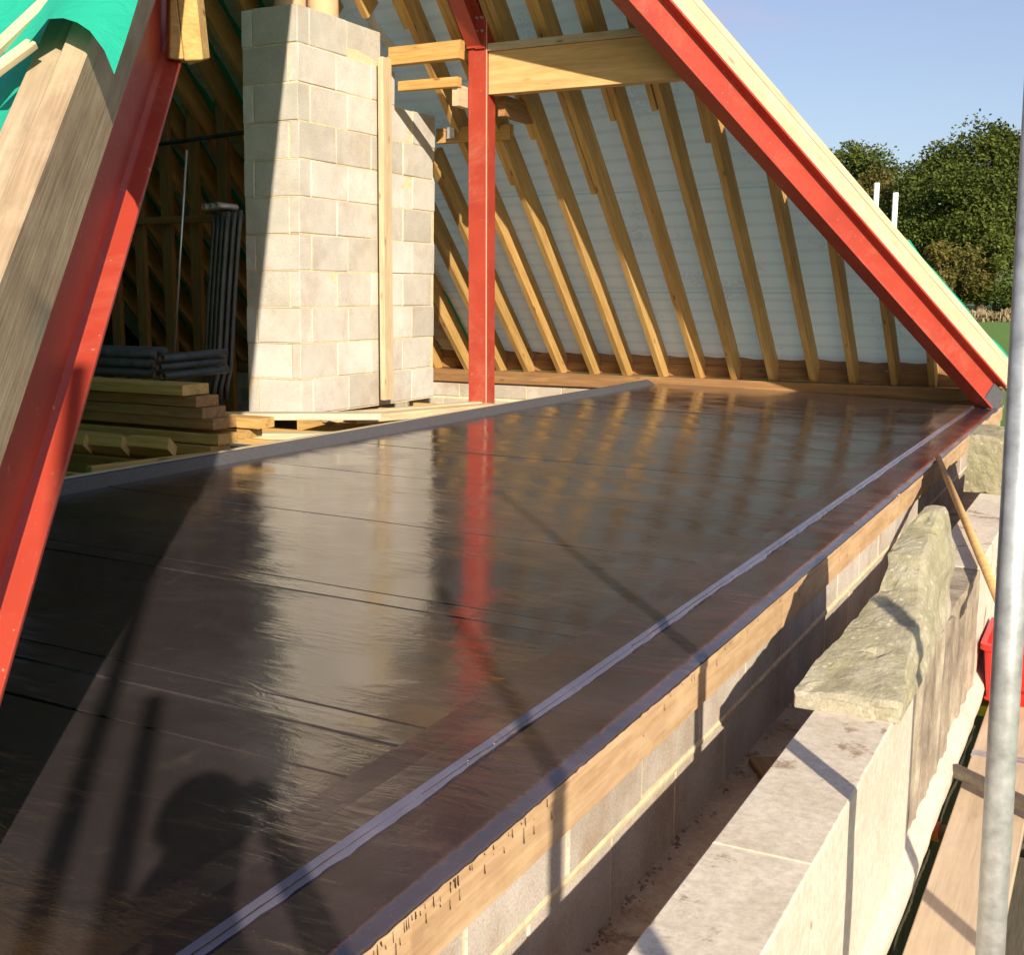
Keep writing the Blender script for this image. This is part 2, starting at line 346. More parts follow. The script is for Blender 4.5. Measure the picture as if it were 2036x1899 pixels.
# ------------------------------------------------------------ mesh helpers
WM = {}
def place(o, W, parent=None):
    WM[o.name] = W
    if parent is not None:
        o.parent = parent
        o.matrix_basis = WM[parent.name].inverted() @ W
    else:
        o.matrix_basis = W
def tag(o, label=None, cat=None, group=None, kind=None):
    if label: o['label'] = label
    if cat: o['category'] = cat
    if group: o['group'] = group
    if kind: o['kind'] = kind
    return o
def empty(name, loc, label=None, cat=None, group=None):
    o = bpy.data.objects.new(name, None); COL.objects.link(o); o.empty_display_size = 0.2
    place(o, Matrix.Translation(loc)); tag(o, label, cat, group)
    return o
class MB:
    def __init__(s): s.v = []; s.f = []; s.t = []
    def add(s, vs, fs, tone=0.5):
        n = len(s.v); s.v += [V(p) for p in vs]
        for f in fs: s.f.append([n + i for i in f]); s.t.append(tone)
    def box(s, x0, x1, y0, y1, z0, z1, tone=0.5, ch=0.0, jit=0.0, rnd=random):
        if ch <= 0:
            vs = [(x, y, z) for z in (z0, z1) for y in (y0, y1) for x in (x0, x1)]
            fs = [(0, 2, 3, 1), (4, 5, 7, 6), (0, 1, 5, 4), (2, 6, 7, 3), (0, 4, 6, 2), (1, 3, 7, 5)]
            s.add(vs, fs, tone); return
        c = ch; vs = []
        # chamfered box: 24 vertices
        X, Y, Z = (x0, x1), (y0, y1), (z0, z1); idx = {}
        for i in (0, 1):
            for j in (0, 1):
                for k in (0, 1):
                    sx, sy, sz = (1, -1)[i], (1, -1)[j], (1, -1)[k]
                    p = [X[i], Y[j], Z[k]]
                    for ax, sg in enumerate((sx, sy, sz)):
                        r = [p[0] + sx * c, p[1] + sy * c, p[2] + sz * c]; r[ax] = p[ax]
                        idx[(i, j, k, ax)] = len(vs)
                        vs.append([a + rnd.uniform(-jit, jit) for a in r])
        fs = []
        for ax in range(3):
            o1, o2 = [(1, 2), (0, 2), (0, 1)][ax]
            for sd in (0, 1):
                q = []
                for a, b_ in ((0, 0), (1, 0), (1, 1), (0, 1)):
                    t = [0, 0, 0]; t[ax] = sd; t[o1] = a; t[o2] = b_; q.append(idx[(t[0], t[1], t[2], ax)])
                fs.append(q)
        for e in range(3):
            o1, o2 = [(1, 2), (0, 2), (0, 1)][e]
            for a in (0, 1):
                for b_ in (0, 1):
                    t0 = [0, 0, 0]; t0[o1] = a; t0[o2] = b_; t1 = list(t0); t1[e] = 1
                    fs.append([idx[(*t0, o1)], idx[(*t1, o1)], idx[(*t1, o2)], idx[(*t0, o2)]])
        for i in (0, 1):
            for j in (0, 1):
                for k in (0, 1): fs.append([idx[(i, j, k, 0)], idx[(i, j, k, 1)], idx[(i, j, k, 2)]])
        s.add(vs, fs, tone)
    def tube(s, p0, p1, r0, r1=None, n=12, caps=True, tone=0.5):
        p0, p1 = V(p0), V(p1); r1 = r0 if r1 is None else r1
        d = (p1 - p0).normalized(); a = d.orthogonal().normalized(); b_ = d.cross(a)
        vs = []
        for p, r in ((p0, r0), (p1, r1)):
            for i in range(n):
                t = 2 * math.pi * i / n; vs.append(p + a * (r * math.cos(t)) + b_ * (r * math.sin(t)))
        fs = [(i, (i + 1) % n, n + (i + 1) % n, n + i) for i in range(n)]
        if caps: fs += [tuple(range(n))[::-1], tuple(range(n, 2 * n))]
        s.add(vs, fs, tone)
    def build(s, name, mat, parent=None, origin=None, smooth=False, recalc=True):
        me = bpy.data.meshes.new(name)
        if origin is None:
            origin = V((sum(v.x for v in s.v), sum(v.y for v in s.v), sum(v.z for v in s.v))) / max(1, len(s.v))
        origin = V(origin)
        me.from_pydata([tuple(v - origin) for v in s.v], [], s.f)
        at = me.attributes.new('tone', 'FLOAT', 'FACE')
        at.data.foreach_set('value', s.t)
        if recalc:
            bm = bmesh.new(); bm.from_mesh(me); bmesh.ops.recalc_face_normals(bm, faces=bm.faces); bm.to_mesh(me); bm.free()
        if smooth:
            for p in me.polygons: p.use_smooth = True
        for mm in (mat if isinstance(mat, (list, tuple)) else [mat]): me.materials.append(mm)
        o = bpy.data.objects.new(name, me); COL.objects.link(o)
        place(o, Matrix.Translation(origin), parent)
        return o
def timber(name, p0, p1, w, h, mat, up=(0, 0, 1), parent=None, ch=0.003, warp=0.002, seg=6, cut0=0.0, cut1=0.0, seed=None, at_bottom=True):
    """p0,p1 = centre of the bottom face (or of the section); local x runs along the grain"""
    p0, p1 = V(p0), V(p1); d = p1 - p0; L = d.length; x = d.normalized()
    z = V(up); z = (z - x * z.dot(x)).normalized(); y = z.cross(x)
    rnd = random.Random(seed if seed is not None else hash((round(p0.x, 3), round(p0.y, 3), round(p0.z, 3))) & 0xffff)
    a, z0, z1 = w / 2, (0 if at_bottom else -h / 2), (h if at_bottom else h / 2)
    prof = [(-a + ch, z0), (a - ch, z0), (a, z0 + ch), (a, z1 - ch), (a - ch, z1), (-a + ch, z1), (-a, z1 - ch), (-a, z0 + ch)]
    vs, fs = [], []
    ph, ph2 = rnd.uniform(0, 6), rnd.uniform(0, 6)
    for i in range(seg + 1):
        t = i / seg; oy = warp * math.sin(3 * t + ph); oz = warp * math.sin(2.3 * t + ph2)
        for (yy, zz) in prof:
            xx = t * L
            if i == 0: xx += cut0 * (zz - z0)
            if i == seg: xx += cut1 * (zz - z0)
            vs.append((xx, yy + oy, zz + oz))
    for i in range(seg):
        for k in range(8): fs.append((8 * i + k, 8 * i + (k + 1) % 8, 8 * (i + 1) + (k + 1) % 8, 8 * (i + 1) + k))
    fs += [tuple(range(8))[::-1], tuple(8 * seg + k for k in range(8))]
    me = bpy.data.meshes.new(name); me.from_pydata(vs, [], fs); me.materials.append(mat)
    o = bpy.data.objects.new(name, me); COL.objects.link(o)
    W = Matrix((x, y, z)).transposed().to_4x4(); W.translation = p0
    place(o, W, parent)
    return o
def ibeam(name, p0, u, q, s, L0, L1, depth, width, tf, tw, parent):
    """H section along u, depth along q, flanges +-width/2 along s; origin p0 = web bottom"""
    prof = [(0, -width/2), (0, width/2), (tf, width/2), (tf, tw/2 + .012), (tf + .012, tw/2), (depth - tf - .012, tw/2), (depth - tf, tw/2 + .012), (depth - tf, width/2),
            (depth, width/2), (depth, -width/2), (depth - tf, -width/2), (depth - tf, -tw/2), (tf, -tw/2), (tf, -width/2)]
    mb = MB(); n = len(prof)
    vs = [p0 + u * L + q * a + s * b_ for L in (L0, L1) for a, b_ in prof]
    fs = [(i, (i + 1) % n, n + (i + 1) % n, n + i) for i in range(n)] + [tuple(range(n)), tuple(range(2 * n - 1, n - 1, -1))]
    mb.add(vs, fs)
    o = mb.build(name, M['red'], parent)
    md = o.modifiers.new('bevel', 'BEVEL'); md.width = 0.003; md.segments = 2; md.limit_method = 'ANGLE'
    return o
def ORD(n): return ['first', 'second', 'third', 'fourth', 'fifth', 'sixth', 'seventh', 'eighth', 'ninth', 'tenth', 'eleventh', 'twelfth', 'thirteenth', 'fourteenth', 'fifteenth', 'sixteenth', 'seventeenth', 'eighteenth', 'nineteenth', 'twentieth', 'twenty-first', 'twenty-second', 'twenty-third', 'twenty-fourth', 'twenty-fifth', 'twenty-sixth'][n]

# ============================================================ GROUND
def gz(x, y):
    r = min(1.0, max(0.0, (y - 38) / 46.0)); return -6.0 + 5.1 * r * r * (3 - 2 * r) + 0.025 * max(0, y - 84)
mb = MB(); nx, ny = 60, 70
xs = [-900 + 1800 * i / nx for i in range(nx + 1)]; ys = [-500 + 1700 * (j / ny) for j in range(ny + 1)]
vs = [(x, y, gz(x, y) + 0.5 * noise.noise(V((x * .02, y * .02, 0)))) for y in ys for x in xs]
fs = [(j * (nx + 1) + i, j * (nx + 1) + i + 1, (j + 1) * (nx + 1) + i + 1, (j + 1) * (nx + 1) + i) for j in range(ny) for i in range(nx)]
mb.add(vs, fs); g = mb.build('ground', M['grass'], origin=(0, 0, 0), smooth=True); tag(g, kind='structure')

# ============================================================ FLAT ROOF
def dz(x): return 0.016 * (-1.0 - x)
YN, YF = -0.6, 11.97
fr = empty('flat_roof', (-2.7, 5, 0), 'shiny black bitumen flat roof with welded laps inside the timber roof opening', 'flat roof')
laps = [YN, 0.85, 1.90, 2.10, 2.22, 3.05, 3.17, 4.15, 5.21, 6.20, 7.2, 8.25, 9.3, 10.35, YF]
rnd = random.Random(4)
# main sheets: every sheet tilts a hair and its edge stands 3 mm over the next
mb = MB(); NX = 46; x0, x1 = -4.40, -1.19
for si, (a, b_) in enumerate(zip(laps[:-1], laps[1:])):
    k = max(3, int((b_ - a) / 0.07)); tilt = rnd.uniform(-0.0010, 0.0010); lift = rnd.choice([.0008, .0016, .0026]); vs = []
    rows = [(a + .0025, -.004)] + [(a + .0025 + (b_ - a - .005) * i / k, lift * (1 - i / k) + tilt * (i / k - .5)) for i in range(k + 1)]
    for jj, (y, o_) in enumerate(rows):
        for i in range(NX + 1):
            x = x0 + (x1 - x0) * i / NX
            w = 0.0035 * noise.noise(V((x * .9, y * .7, 3))) + 0.0012 * noise.noise(V((x * 3, y * 5, 9)))
            e_ = 0.010 * noise.noise(V((x * 1.3, y * .3 + si, 1))) + .0012 * noise.noise(V((x * 22, si, 1)))
            vs.append((x, y + e_, dz(x) + o_ + w))
    W_ = NX + 1
    mb.add(vs, [(j * W_ + i, j * W_ + i + 1, (j + 1) * W_ + i + 1, (j + 1) * W_ + i) for j in range(1, len(rows) - 1) for i in range(NX)])
    mb.add(vs[:2 * W_], [(i, i + 1, W_ + i + 1, W_ + i) for i in range(NX)])
mb.build('membrane', M['bitumen'], fr, origin=(0, 0, 0), smooth=True, recalc=False)
# overlapping perimeter strip between the laps and the welded bead
mb = MB(); n = 150
prev = None
for j in range(n + 1):
    y = YN + (YF - YN) * j / n
    wob = 0.008 * noise.noise(V((0, y * 1.7, 5))); t = 0.0030 * noise.noise(V((3, y * 2, 5)))
    pts = [(-1.372 + wob, y, dz(-1.37) - 0.004), (-1.360 + wob, y, dz(-1.37) + 0.0075 + t), (-1.28, y, dz(-1.28) + 0.0065 + t), (-1.205, y, dz(-1.2) + 0.0085)]
    if prev: mb.add(prev + pts, [(i, i + 1, 5 + i, 4 + i) for i in range(3)])
    prev = pts
mb.build('lap_strip', M['bitumen2'], fr, origin=(0, 0, 0), smooth=False)
# slanting welded bead that mirrors the sky
mb = MB(); prev = None; n = 420
for j in range(n + 1):
    y = YN + (YF - YN) * j / n
    e = 0.006 * noise.noise(V((7, y * 2.0, 0))) + 0.009 * max(0, noise.noise(V((1, y * 6.5, 2)))) + 0.004 * noise.noise(V((1, y * 21, 2)))
    br = .5 + .5 * noise.noise(V((12, y * 1.1, 0))); pts = [(-1.205, y, dz(-1.2) + 0.0085), (-1.202, y, 0.0098), (-1.196 + .005 * br + e * .5, y, 0.0060 - .004 * br), (-1.186 + e * 1.6, y, -0.0068)]
    if prev: mb.add(prev + pts, [(i, i + 1, 5 + i, 4 + i) for i in range(3)])
    prev = pts
mb.build('weld_bead', M['weld'], fr, origin=(0, 0, 0), smooth=True)
# outer drip strip, ragged edge over the fascia
mb = MB(); prev = None; n = 500
for j in range(n + 1):
    y = YN + (YF - YN) * j / n
    rg = 0.006 * noise.noise(V((2, y * 3, 0))) + 0.0035 * noise.noise(V((2, y * 40, 0)))
    w = 0.0022 * noise.noise(V((4, y * 2.2, 0)))
    pts = [(-1.19, y, -0.006), (-1.12, y, -0.007 + w), (-1.03, y, -0.006 - w), (-0.985 + rg, y, -0.006), (-0.979 + rg, y, -0.013), (-0.986, y, -0.020 + rg * 1.5)]
    if prev: mb.add(prev + pts, [(i, i + 1, 7 + i, 6 + i) for i in range(5)])
    prev = pts
mb.build('edge_strip', M['bitumen2'], fr, origin=(0, 0, 0), smooth=True)
# kerb upstand on the inner side
mb = MB(); prev = None; n = 90
for j in range(n + 1):
    y = 1.1 + (11.76 - 1.1) * j / n; w = 0.004 * noise.noise(V((9, y * 1.5, 0)))
    pts = [(-4.385, y, 0.052), (-4.405, y, 0.064 + w * .5), (-4.466 + w, y, 0.098), (-4.472 + w, y, 0.103), (-4.505 + w, y, 0.104), (-4.512 + w, y, 0.098), (-4.512, y, -0.05)]
    if prev: mb.add(prev + pts, [(i, i + 1, 8 + i, 7 + i) for i in range(6)])
    else: mb.add(pts, [tuple(range(7))])
    prev = pts
mb.add(prev, [tuple(range(7))])
mb.build('kerb_upstand', M['kerb'], fr, origin=(0, 0, 0))
# deck body under the sheets
mb = MB(); mb.box(-4.38, -1.012, YN + .01, YF - .02, -0.14, -0.022); mb.build('roof_deck', M['tar'], fr)
# fascia boards
ys_ = [YN, 1.55, 3.95, 6.30, 8.75, 11.85]
for i, (a, b_) in enumerate(zip(ys_[:-1], ys_[1:])):
    o = timber('fascia_board', (-0.999, a + .002, -0.146), (-0.999, b_ - .002, -0.146), 0.022, 0.105, M['fascia'], parent=fr, seg=14, seed=i)
o = timber('drip_batten', (-0.9965, YN, -0.0405), (-0.9965, 11.85, -0.0405), 0.031, 0.030, M['fascia'], parent=fr, seg=40, warp=0.0015)
# black drips down the board
mb = MB(); rnd = random.Random(12)
for i in range(84):
    y = rnd.choice([rnd.uniform(1.3, 2.1), rnd.uniform(1.3, 2.0), rnd.uniform(1.2, 5.5)])
    zt = rnd.choice([-0.018, -0.018, rnd.uniform(-0.07, -0.02)]); L = rnd.choice([.006, .010, .014, .02, .035, rnd.uniform(.01, .05)]); w = rnd.uniform(.0009, .0021)
    xf = -0.9802 if zt > -0.04 else -0.9872
    zb_ = max(zt - L, -0.039) if zt > -0.04 else zt - L
    vs = [(xf + .0012, y - w * .5, zt), (xf + .0012, y + w * .5, zt), (xf + .0014, y + w * .6, (zt + zb_) / 2), (xf + .0022, y + w, zb_ + .002), (xf + .0012, y, zb_), (xf + .0022, y - w, zb_ + .002), (xf + .0014, y - w * .6, (zt + zb_) / 2)]
    mb.add(vs, [tuple(range(7))])
mb.build('bitumen_drips', M['tar'], fr, recalc=False); 

# ============================================================ BLOCK WALL UNDER THE FASCIA
bw = empty('block_wall', (-1.05, 5, -0.5), 'low wall of pale concrete blocks under the timber fascia of the flat roof', 'wall')
mb = MB(); rnd = random.Random(3)
def course(z0, z1, joint0, ya, yb, L=0.45, x0=-1.16, x1=-1.0):
    y = joint0
    while y > ya: y -= L
    while y < yb:
        a, b_ = max(y + .005, ya), min(y + L - .005, yb)
        if b_ - a > .03:
            dx = rnd.uniform(-.003, .002)
            mb.box(x0, x1 + dx, a, b_, z0, z1, rnd.random(), .004, .0012, rnd)
        y += L
course(-0.262, -0.02, 3.10, YN, 11.9)
course(-0.492, -0.275, 2.907, YN, 11.9)
course(-0.72, -0.502, 3.10, YN, 11.9)
mb.build('blockwork', M['wallblock'], bw)
mb = MB(); prev = None
for j in range(261):
    y = YN + (11.9 - YN) * j / 260; w = 0.004 * noise.noise(V((2, y * 9, 0))); w2 = 0.006 * noise.noise(V((5, y * 7, 0)))
    pts = [(-1.1, y, -0.2590), (-0.9985 + w * .5, y, -0.2590 + w2 * .4), (-0.9955 + w, y, -0.268), (-0.9975 + w * .4, y, -0.279 + w2)]
    if prev: mb.add(prev + pts, [(i, i + 1, 5 + i, 4 + i) for i in range(3)])
    prev = pts
mb.build('mortar_joint', M['mortar'], bw, origin=(0, 0, 0))
mb = MB(); mb.box(-1.15, -1.004, YN + .01, 11.88, -0.73, -0.03); mb.build('mortar_core', M['mortar'], bw)

# ============================================================ PARAPET
XI, XO, ZC = -0.643, -0.445, -0.05
pw = empty('parapet_wall', (-0.7, 5, -1), 'lower courses of the stone parapet wall with a sloping string band beside the scaffold', 'wall')
mb = MB(); prev = None; n = 120     # ledge
for j in range(n + 1):
    y = YN + (13 - YN) * j / n
    pts = [(-1.02, y, -0.482 + .004 * noise.noise(V((0, y * 4, 0)))), (-0.80, y, -0.486), (XI + .02, y, -0.484)]
    if prev: mb.add(prev + pts, [(0, 1, 4, 3), (1, 2, 5, 4)])
    prev = pts
mb.build('ledge', M['ledge'], pw, origin=(0, 0, 0))
mb = MB(); prev = None; n = 260     # string band
for j in range(n + 1):
    y = YN + (13 - YN) * j / n
    c = 0.016 * noise.noise(V((0, y * 2.3, 0))) + 0.010 * noise.noise(V((0, y * 9, 4)))
    pts = [(-0.60, y, -0.490), (-0.452, y, -0.512), (-0.443, y, -0.518), (-0.412, y, -0.556), (-0.408 + c * .4, y, -0.575 + c * .5), (-0.416 + c * .6, y, -0.63 + c), (-0.47, y, -0.66)]
    if prev: mb.add(prev + pts, [(i, i + 1, 8 + i, 7 + i) for i in range(6)])
    prev = pts
mb.build('string_band', M['newface'], pw, origin=(0, 0, 0))
mb = MB(); prev = None
for j in range(261):
    y = YN + (13 - YN) * j / 260
    pts = []
    for zz in (-0.655, -0.8, -1.0, -1.4, -2.2, -3.5, -6.2):
        pts.append((-0.47 + .02 * noise.noise(V((zz * 4, y * 5, 1))), y, zz))
    if prev: mb.add(prev + pts, [(i, i + 1, 8 + i, 7 + i) for i in range(6)])
    prev = pts
mb.build('rubble_face', M['rubble'], pw, origin=(0, 0, 0))
mb = MB(); mb.box(-1.19, -0.50, YN, 13, -6.2, -0.75); mb.build('wall_core', M['rubble'], pw)

def coping(y0, y1, mat, name, label, cat='stone', face=None, dx=0.0, dzt=0.0, seed=0, flutes=0):
    """one parapet stone: flat top, sheer faces, slightly worn arrises"""
    rnd = random.Random(seed); mb = MB(); prev = None
    n = max(10, int((y1 - y0) / .035)); top, fc = MB(), MB()
    for j in range(n + 1):
        t = j / n; y = y0 + .0015 + (y1 - y0 - .003) * t
        e = 0.0022 * noise.noise(V((seed, y * 9, 0))) + 0.0015 * noise.noise(V((seed, y * 33, 0)))
        e += -0.006 * max(0, noise.noise(V((seed + 3, y * 14, 0))) - .25)
        fl = 0.0
        if flutes:
            ph = (y - y0) / (y1 - y0)
            fl = -0.0055 * abs(math.sin(math.pi * ph * flutes)) ** .6 + .0025 * noise.noise(V((seed, y * 20, 1)))
            if ph > .8: fl += .004
        xo = XO + dx + fl
        pts = [(XI + dx, y, -0.49), (XI + dx, y, ZC + dzt - .004), (XI + .004 + dx, y, ZC + dzt)]
        for k in range(1, 6): pts.append((XI + (xo - XI - .006) * k / 5 + dx * 0, y, ZC + dzt + .0012 * noise.noise(V((k * 1.7, y * 6, seed)))))
        pts += [(xo - .004 + e, y, ZC + dzt - .0008), (xo + e * .8, y, ZC + dzt - .005)]
        for zz in (-.15, -.25, -.35, -.45, -.519): pts.append((xo + .003 * noise.noise(V((seed, y * 5, zz * 9))) + (flutes and .004 * noise.noise(V((seed, y * 25, zz * 25)))), y, zz))
        m_ = len(pts)
        if prev: mb.add(prev + pts, [(i, i + 1, m_ + i + 1, m_ + i) for i in range(m_ - 1)])
        else: mb.add(pts, [tuple(range(m_))])
        prev = pts
    mb.add(prev, [tuple(range(len(prev)))])
    mats = [mat, face or mat]
    o = mb.build(name, mats, None)
    for p in o.data.polygons:
        if face and p.normal.x > .6: p.material_index = 1
    tag(o, label, cat, 'stones laid along the parapet'); return o
coping(-0.6, 1.02, M['newstone'], 'coping_stone', 'smooth cream coping stone at the bottom edge of the view, nearest of the parapet', face=M['newface'], seed=1)
coping(1.02, 2.085, M['newstone'], 'coping_stone', 'smooth cream coping stone just in front of the open joint, few stains', face=M['newface'], seed=2)
coping(2.085, 3.27, M['newstone'], 'coping_stone', 'smooth cream coping stone with mud splashes that carries the mossy wedge stone', face=M['newface'], dzt=.003, dx=.002, seed=3)
coping(3.27, 3.62, M['oldstone'], 'moulded_stone', 'dark weathered moulded stone set next to the smooth cream coping stones', dx=.000, seed=4, flutes=2)
coping(3.62, 4.05, M['oldstone'], 'moulded_stone', 'brown weathered fluted stone behind the mossy wedge, middle one of the weathered row', dx=.003, seed=5, flutes=2)
coping(4.05, 4.42, M['oldstone'], 'moulded_stone', 'weathered fluted stone last but one before the clean pale slab', dx=-.002, seed=6, flutes=1)
coping(4.42, 4.80, M['oldstone'], 'moulded_stone', 'weathered moulded stone with light shaft edge touching the clean pale slab', dx=.003, seed=8, flutes=2)
coping(4.80, 6.68, M['newstone'], 'coping_stone', 'clean pale stone slab lying in front of the far mossy block', dzt=.004, seed=9)
coping(6.68, 12.9, M['newstone'], 'coping_stone', 'pale stone under the far mossy block, farthest of the parapet', seed=10)
# mossy block on top of the farthest stone
def rough_block(x0, x1, y0, y1, z0, z1, mat, name, label, amp=.016, seed=0, cuts=14):
    bm = bmesh.new(); bmesh.ops.create_cube(bm, size=1)
    bmesh.ops.subdivide_edges(bm, edges=bm.edges[:], cuts=cuts, use_grid_fill=True)
    for v_ in bm.verts:
        p = V(((x0 + x1) / 2 + v_.co.x * (x1 - x0), (y0 + y1) / 2 + v_.co.y * (y1 - y0), (z0 + z1) / 2 + v_.co.z * (z1 - z0)))
        p += noise.noise_vector(p * 7 + V((seed, 0, 0))) * amp + noise.noise_vector(p * 30 + V((seed, 0, 0))) * amp * .5
        if v_.co.z < -.49: p.z = max(p.z, z0); 
        v_.co = p
    c = V(((x0 + x1) / 2, (y0 + y1) / 2, z0)); bmesh.ops.translate(bm, verts=bm.verts, vec=-c)
    me = bpy.data.meshes.new(name); bm.to_mesh(me); bm.free(); me.materials.append(mat)
    o = bpy.data.objects.new(name, me); COL.objects.link(o); place(o, Matrix.Translation(c)); tag(o, label, 'stone'); return o
rough_block(-0.715, -0.47, 6.70, 7.25, ZC + .001, 0.262, M['greymoss'], 'mossy_block', 'squared greenish mossy stone block standing on the far end of the parapet', seed=4)
rough_block(-0.73, -0.46, 7.45, 8.3, ZC + .001, 0.06, M['greymoss'], 'rubble_block', 'low rough stone block behind the squared mossy block on the parapet', seed=7)
# leaning wedge (old kneeler) with mossy broad face and worn moulded side
secs = [(2.915, -.692, -.018, -.432, -.010), (2.925, -.698, -.006, -.428, .004), (3.12, -.664, .044, -.446, .056), (3.32, -.628, .094, -.466, .106),
        (3.50, -.592, .146, -.486, .160), (3.585, -.590, .200, -.494, .206), (3.62, -.598, .222, -.497, .230), (3.80, -.584, .268, -.503, .276), (3.96, -.546, .318, -.494, .322), (4.02, -.53, .318, -.487, .316), (4.05, -.522, .296, -.482, .292)]
mb = MB(); prev = None
def lerp(a, b_, t): return a + (b_ - a) * t
SS = []
for i in range(len(secs) - 1):
    kk = max(1, int((secs[i + 1][0] - secs[i][0]) / .016))
    for k in range(kk): SS.append([lerp(a, b_, k / kk) for a, b_ in zip(secs[i], secs[i + 1])])
SS.append(list(secs[-1]))
for (y, xl, zl, xr, zr) in SS:
    xb = -.430 - .022 * max(0, min(1, (y - 3.45) / .3)); pts = []
    za = ZC + .001
    for t in (0, .3, .65, .93): pts.append(V((xl + .004 * (1 - t), y, lerp(za, zl, t))))
    for k in range(15):
        t = k / 14; pts.append(V((lerp(xl, xr, t), y, lerp(zl, zr, t) + .004 * math.sin(math.pi * t))))
    for t in (.04, .10, .17, .24, .32, .4, .5, .6, .7, .8, .9, 1):
        gr = (.009 if .24 < t < .55 else 0) - (.006 if .65 < t < .85 else 0)
        pts.append(V((lerp(xr, xb, t ** .38) + gr * min(1, (zr - za) * 6), y, lerp(zr, za, t))))
    for a, p in enumerate(pts):
        if p.z > za + .002:
            d_ = noise.noise_vector(p * 7) * .006 + noise.noise_vector(p * 24) * .0045 + noise.noise_vector(p * 70) * .002
            ch_ = max(0, noise.noise(p * 16) - .28) * .03
            pts[a] = p + d_ - V((0, 0, ch_))
    m_ = len(pts)
    if prev: mb.add(prev + pts, [(i, (i + 1) % m_, m_ + (i + 1) % m_, m_ + i) for i in range(m_)])
    else: mb.add(pts, [tuple(range(m_))])
    prev = pts
mb.add(prev, [tuple(range(m_))])
o = mb.build('mossy_wedge_stone', M['moss'], None, smooth=False)
tag(o, 'big wedge shaped old stone covered in moss leaning up on the cream parapet', 'stone')

# crumbs of mortar along the ledge
mb = MB(); rnd = random.Random(8)
for i in range(500):
    y = rnd.uniform(.9, 7) if i % 3 else rnd.uniform(1.2, 3.2); x = -1.0 + abs(rnd.gauss(0, .022)) if i % 4 else rnd.uniform(-.99, -.66)
    r = rnd.choice([.002, .003, .004, .006, .009]) * (1 if i % 4 else .5)
    p = V((x, y, -0.4835)); vs = []
    for a in range(6):
        d = [V((1, 0, 0)), V((0, 1, 0)), V((-1, 0, 0)), V((0, -1, 0)), V((0, 0, 1)), V((0, 0, -.3))][a]; vs.append(p + d * r * rnd.uniform(.6, 1.4))
    mb.add(vs, [(0, 1, 4), (1, 2, 4), (2, 3, 4), (3, 0, 4), (1, 0, 5), (2, 1, 5), (3, 2, 5), (0, 3, 5)])
o = mb.build('mortar_crumbs', M['debris'], None, origin=(0, 0, 0)); tag(o, 'crumbs of mortar and dirt scattered on the ledge at the foot of the block wall', 'debris', kind='stuff')
o = timber('timber_offcut', (-0.93, 3.55, -0.481), (-0.76, 3.28, -0.478), 0.10, 0.022, M['brown']); tag(o, 'short brown board lying on the shaded ledge behind the mossy wedge', 'board')
# broom handle
mb = MB(); mb.tube((-0.985, 7.62, 0.012), (-0.31, 4.15, -0.018), 0.017, 0.017, 14)
o = mb.build('wooden_pole', M['cane'], None, smooth=True); tag(o, 'round wooden broom handle leaning between the flat roof edge and the parapet', 'pole')

# ============================================================ HIP BEAMS (frames)
# left hip (near slope)
BL = V((-1.674, 1.338, .338)); uL = V((-.377, .655, .655)).normalized()
qL = (V((0, 0, 1)) - uL * uL.z).normalized(); sL = uL.cross(qL)
if sL.x < 0: sL = -sL
hl = empty('steel_hip_beam', BL, 'red painted steel beam rising close to the camera on the left, topped by a sawn plank', 'steel beam', 'red steel beams of the roof frame')
PL = BL - sL * .058
ibeam('beam', PL, uL, qL, sL, -0.44, 7.8, .268, .12, .013, .010, hl)
lp = empty('hip_plank', BL + qL * .28, 'wide weathered sawn plank standing on the near red steel beam, its top edge sunlit', 'timber', 'timbers on the hips')
a0 = BL + qL * .271 - sL * .024
timber('plank', a0 + uL * -.80, a0 + uL * 7.7, .056, .205, M['sawn'], up=qL, parent=lp, seg=20)
a0 = BL + qL * .268 - sL * .090
timber('doubled_plank', a0 + uL * -.78, a0 + uL * 7.7, .070, .172, M['sawn'], up=qL, parent=lp, seg=20)
# right hip (far slope)
FR = V((-1.085, 11.46, -0.035)); uR = V((-.79, -1, 1.04)).normalized()
qR = (V((0, 0, 1)) - uR * uR.z).normalized(); sR = V((-uR.y, uR.x, 0)).normalized()
if sR.y > 0: sR = -sR
hr = empty('steel_hip_beam', FR, 'red painted steel beam rising from the far right corner of the flat roof to the top left', 'steel beam', 'red steel beams of the roof frame')
ibeam('beam', FR, uR, qR, sR, 0.05, 7.6, .262, .19, .018, .012, hr)
mb = MB()
pp = [FR + uR * a + qR * b_ + sR * c for a in (-.06, .12) for b_ in (-.005, .235) for c in (.020, -.02)]
mb.add(pp, [(0, 1, 3, 2), (4, 6, 7, 5), (0, 4, 5, 1), (2, 3, 7, 6), (0, 2, 6, 4), (1, 5, 7, 3)])
mb.build('foot_plate', M['kerb'], hr)
rp = empty('hip_plank', FR + qR * .3, 'pale clean pine board running above the right red steel beam against the sky', 'timber', 'timbers on the hips')
a0 = FR + qR * .268 + sR * .03
timber('plank', a0 + uR * -.12, a0 + uR * 7.5, .05, .148, M['pale'], up=qR, parent=rp, seg=20)
a0 = FR + qR * .418 + sR * .026
timber('upper_batten', a0 + uR * .05, a0 + uR * 7.5, .045, .055, M['pale'], up=qR, parent=rp, seg=20)

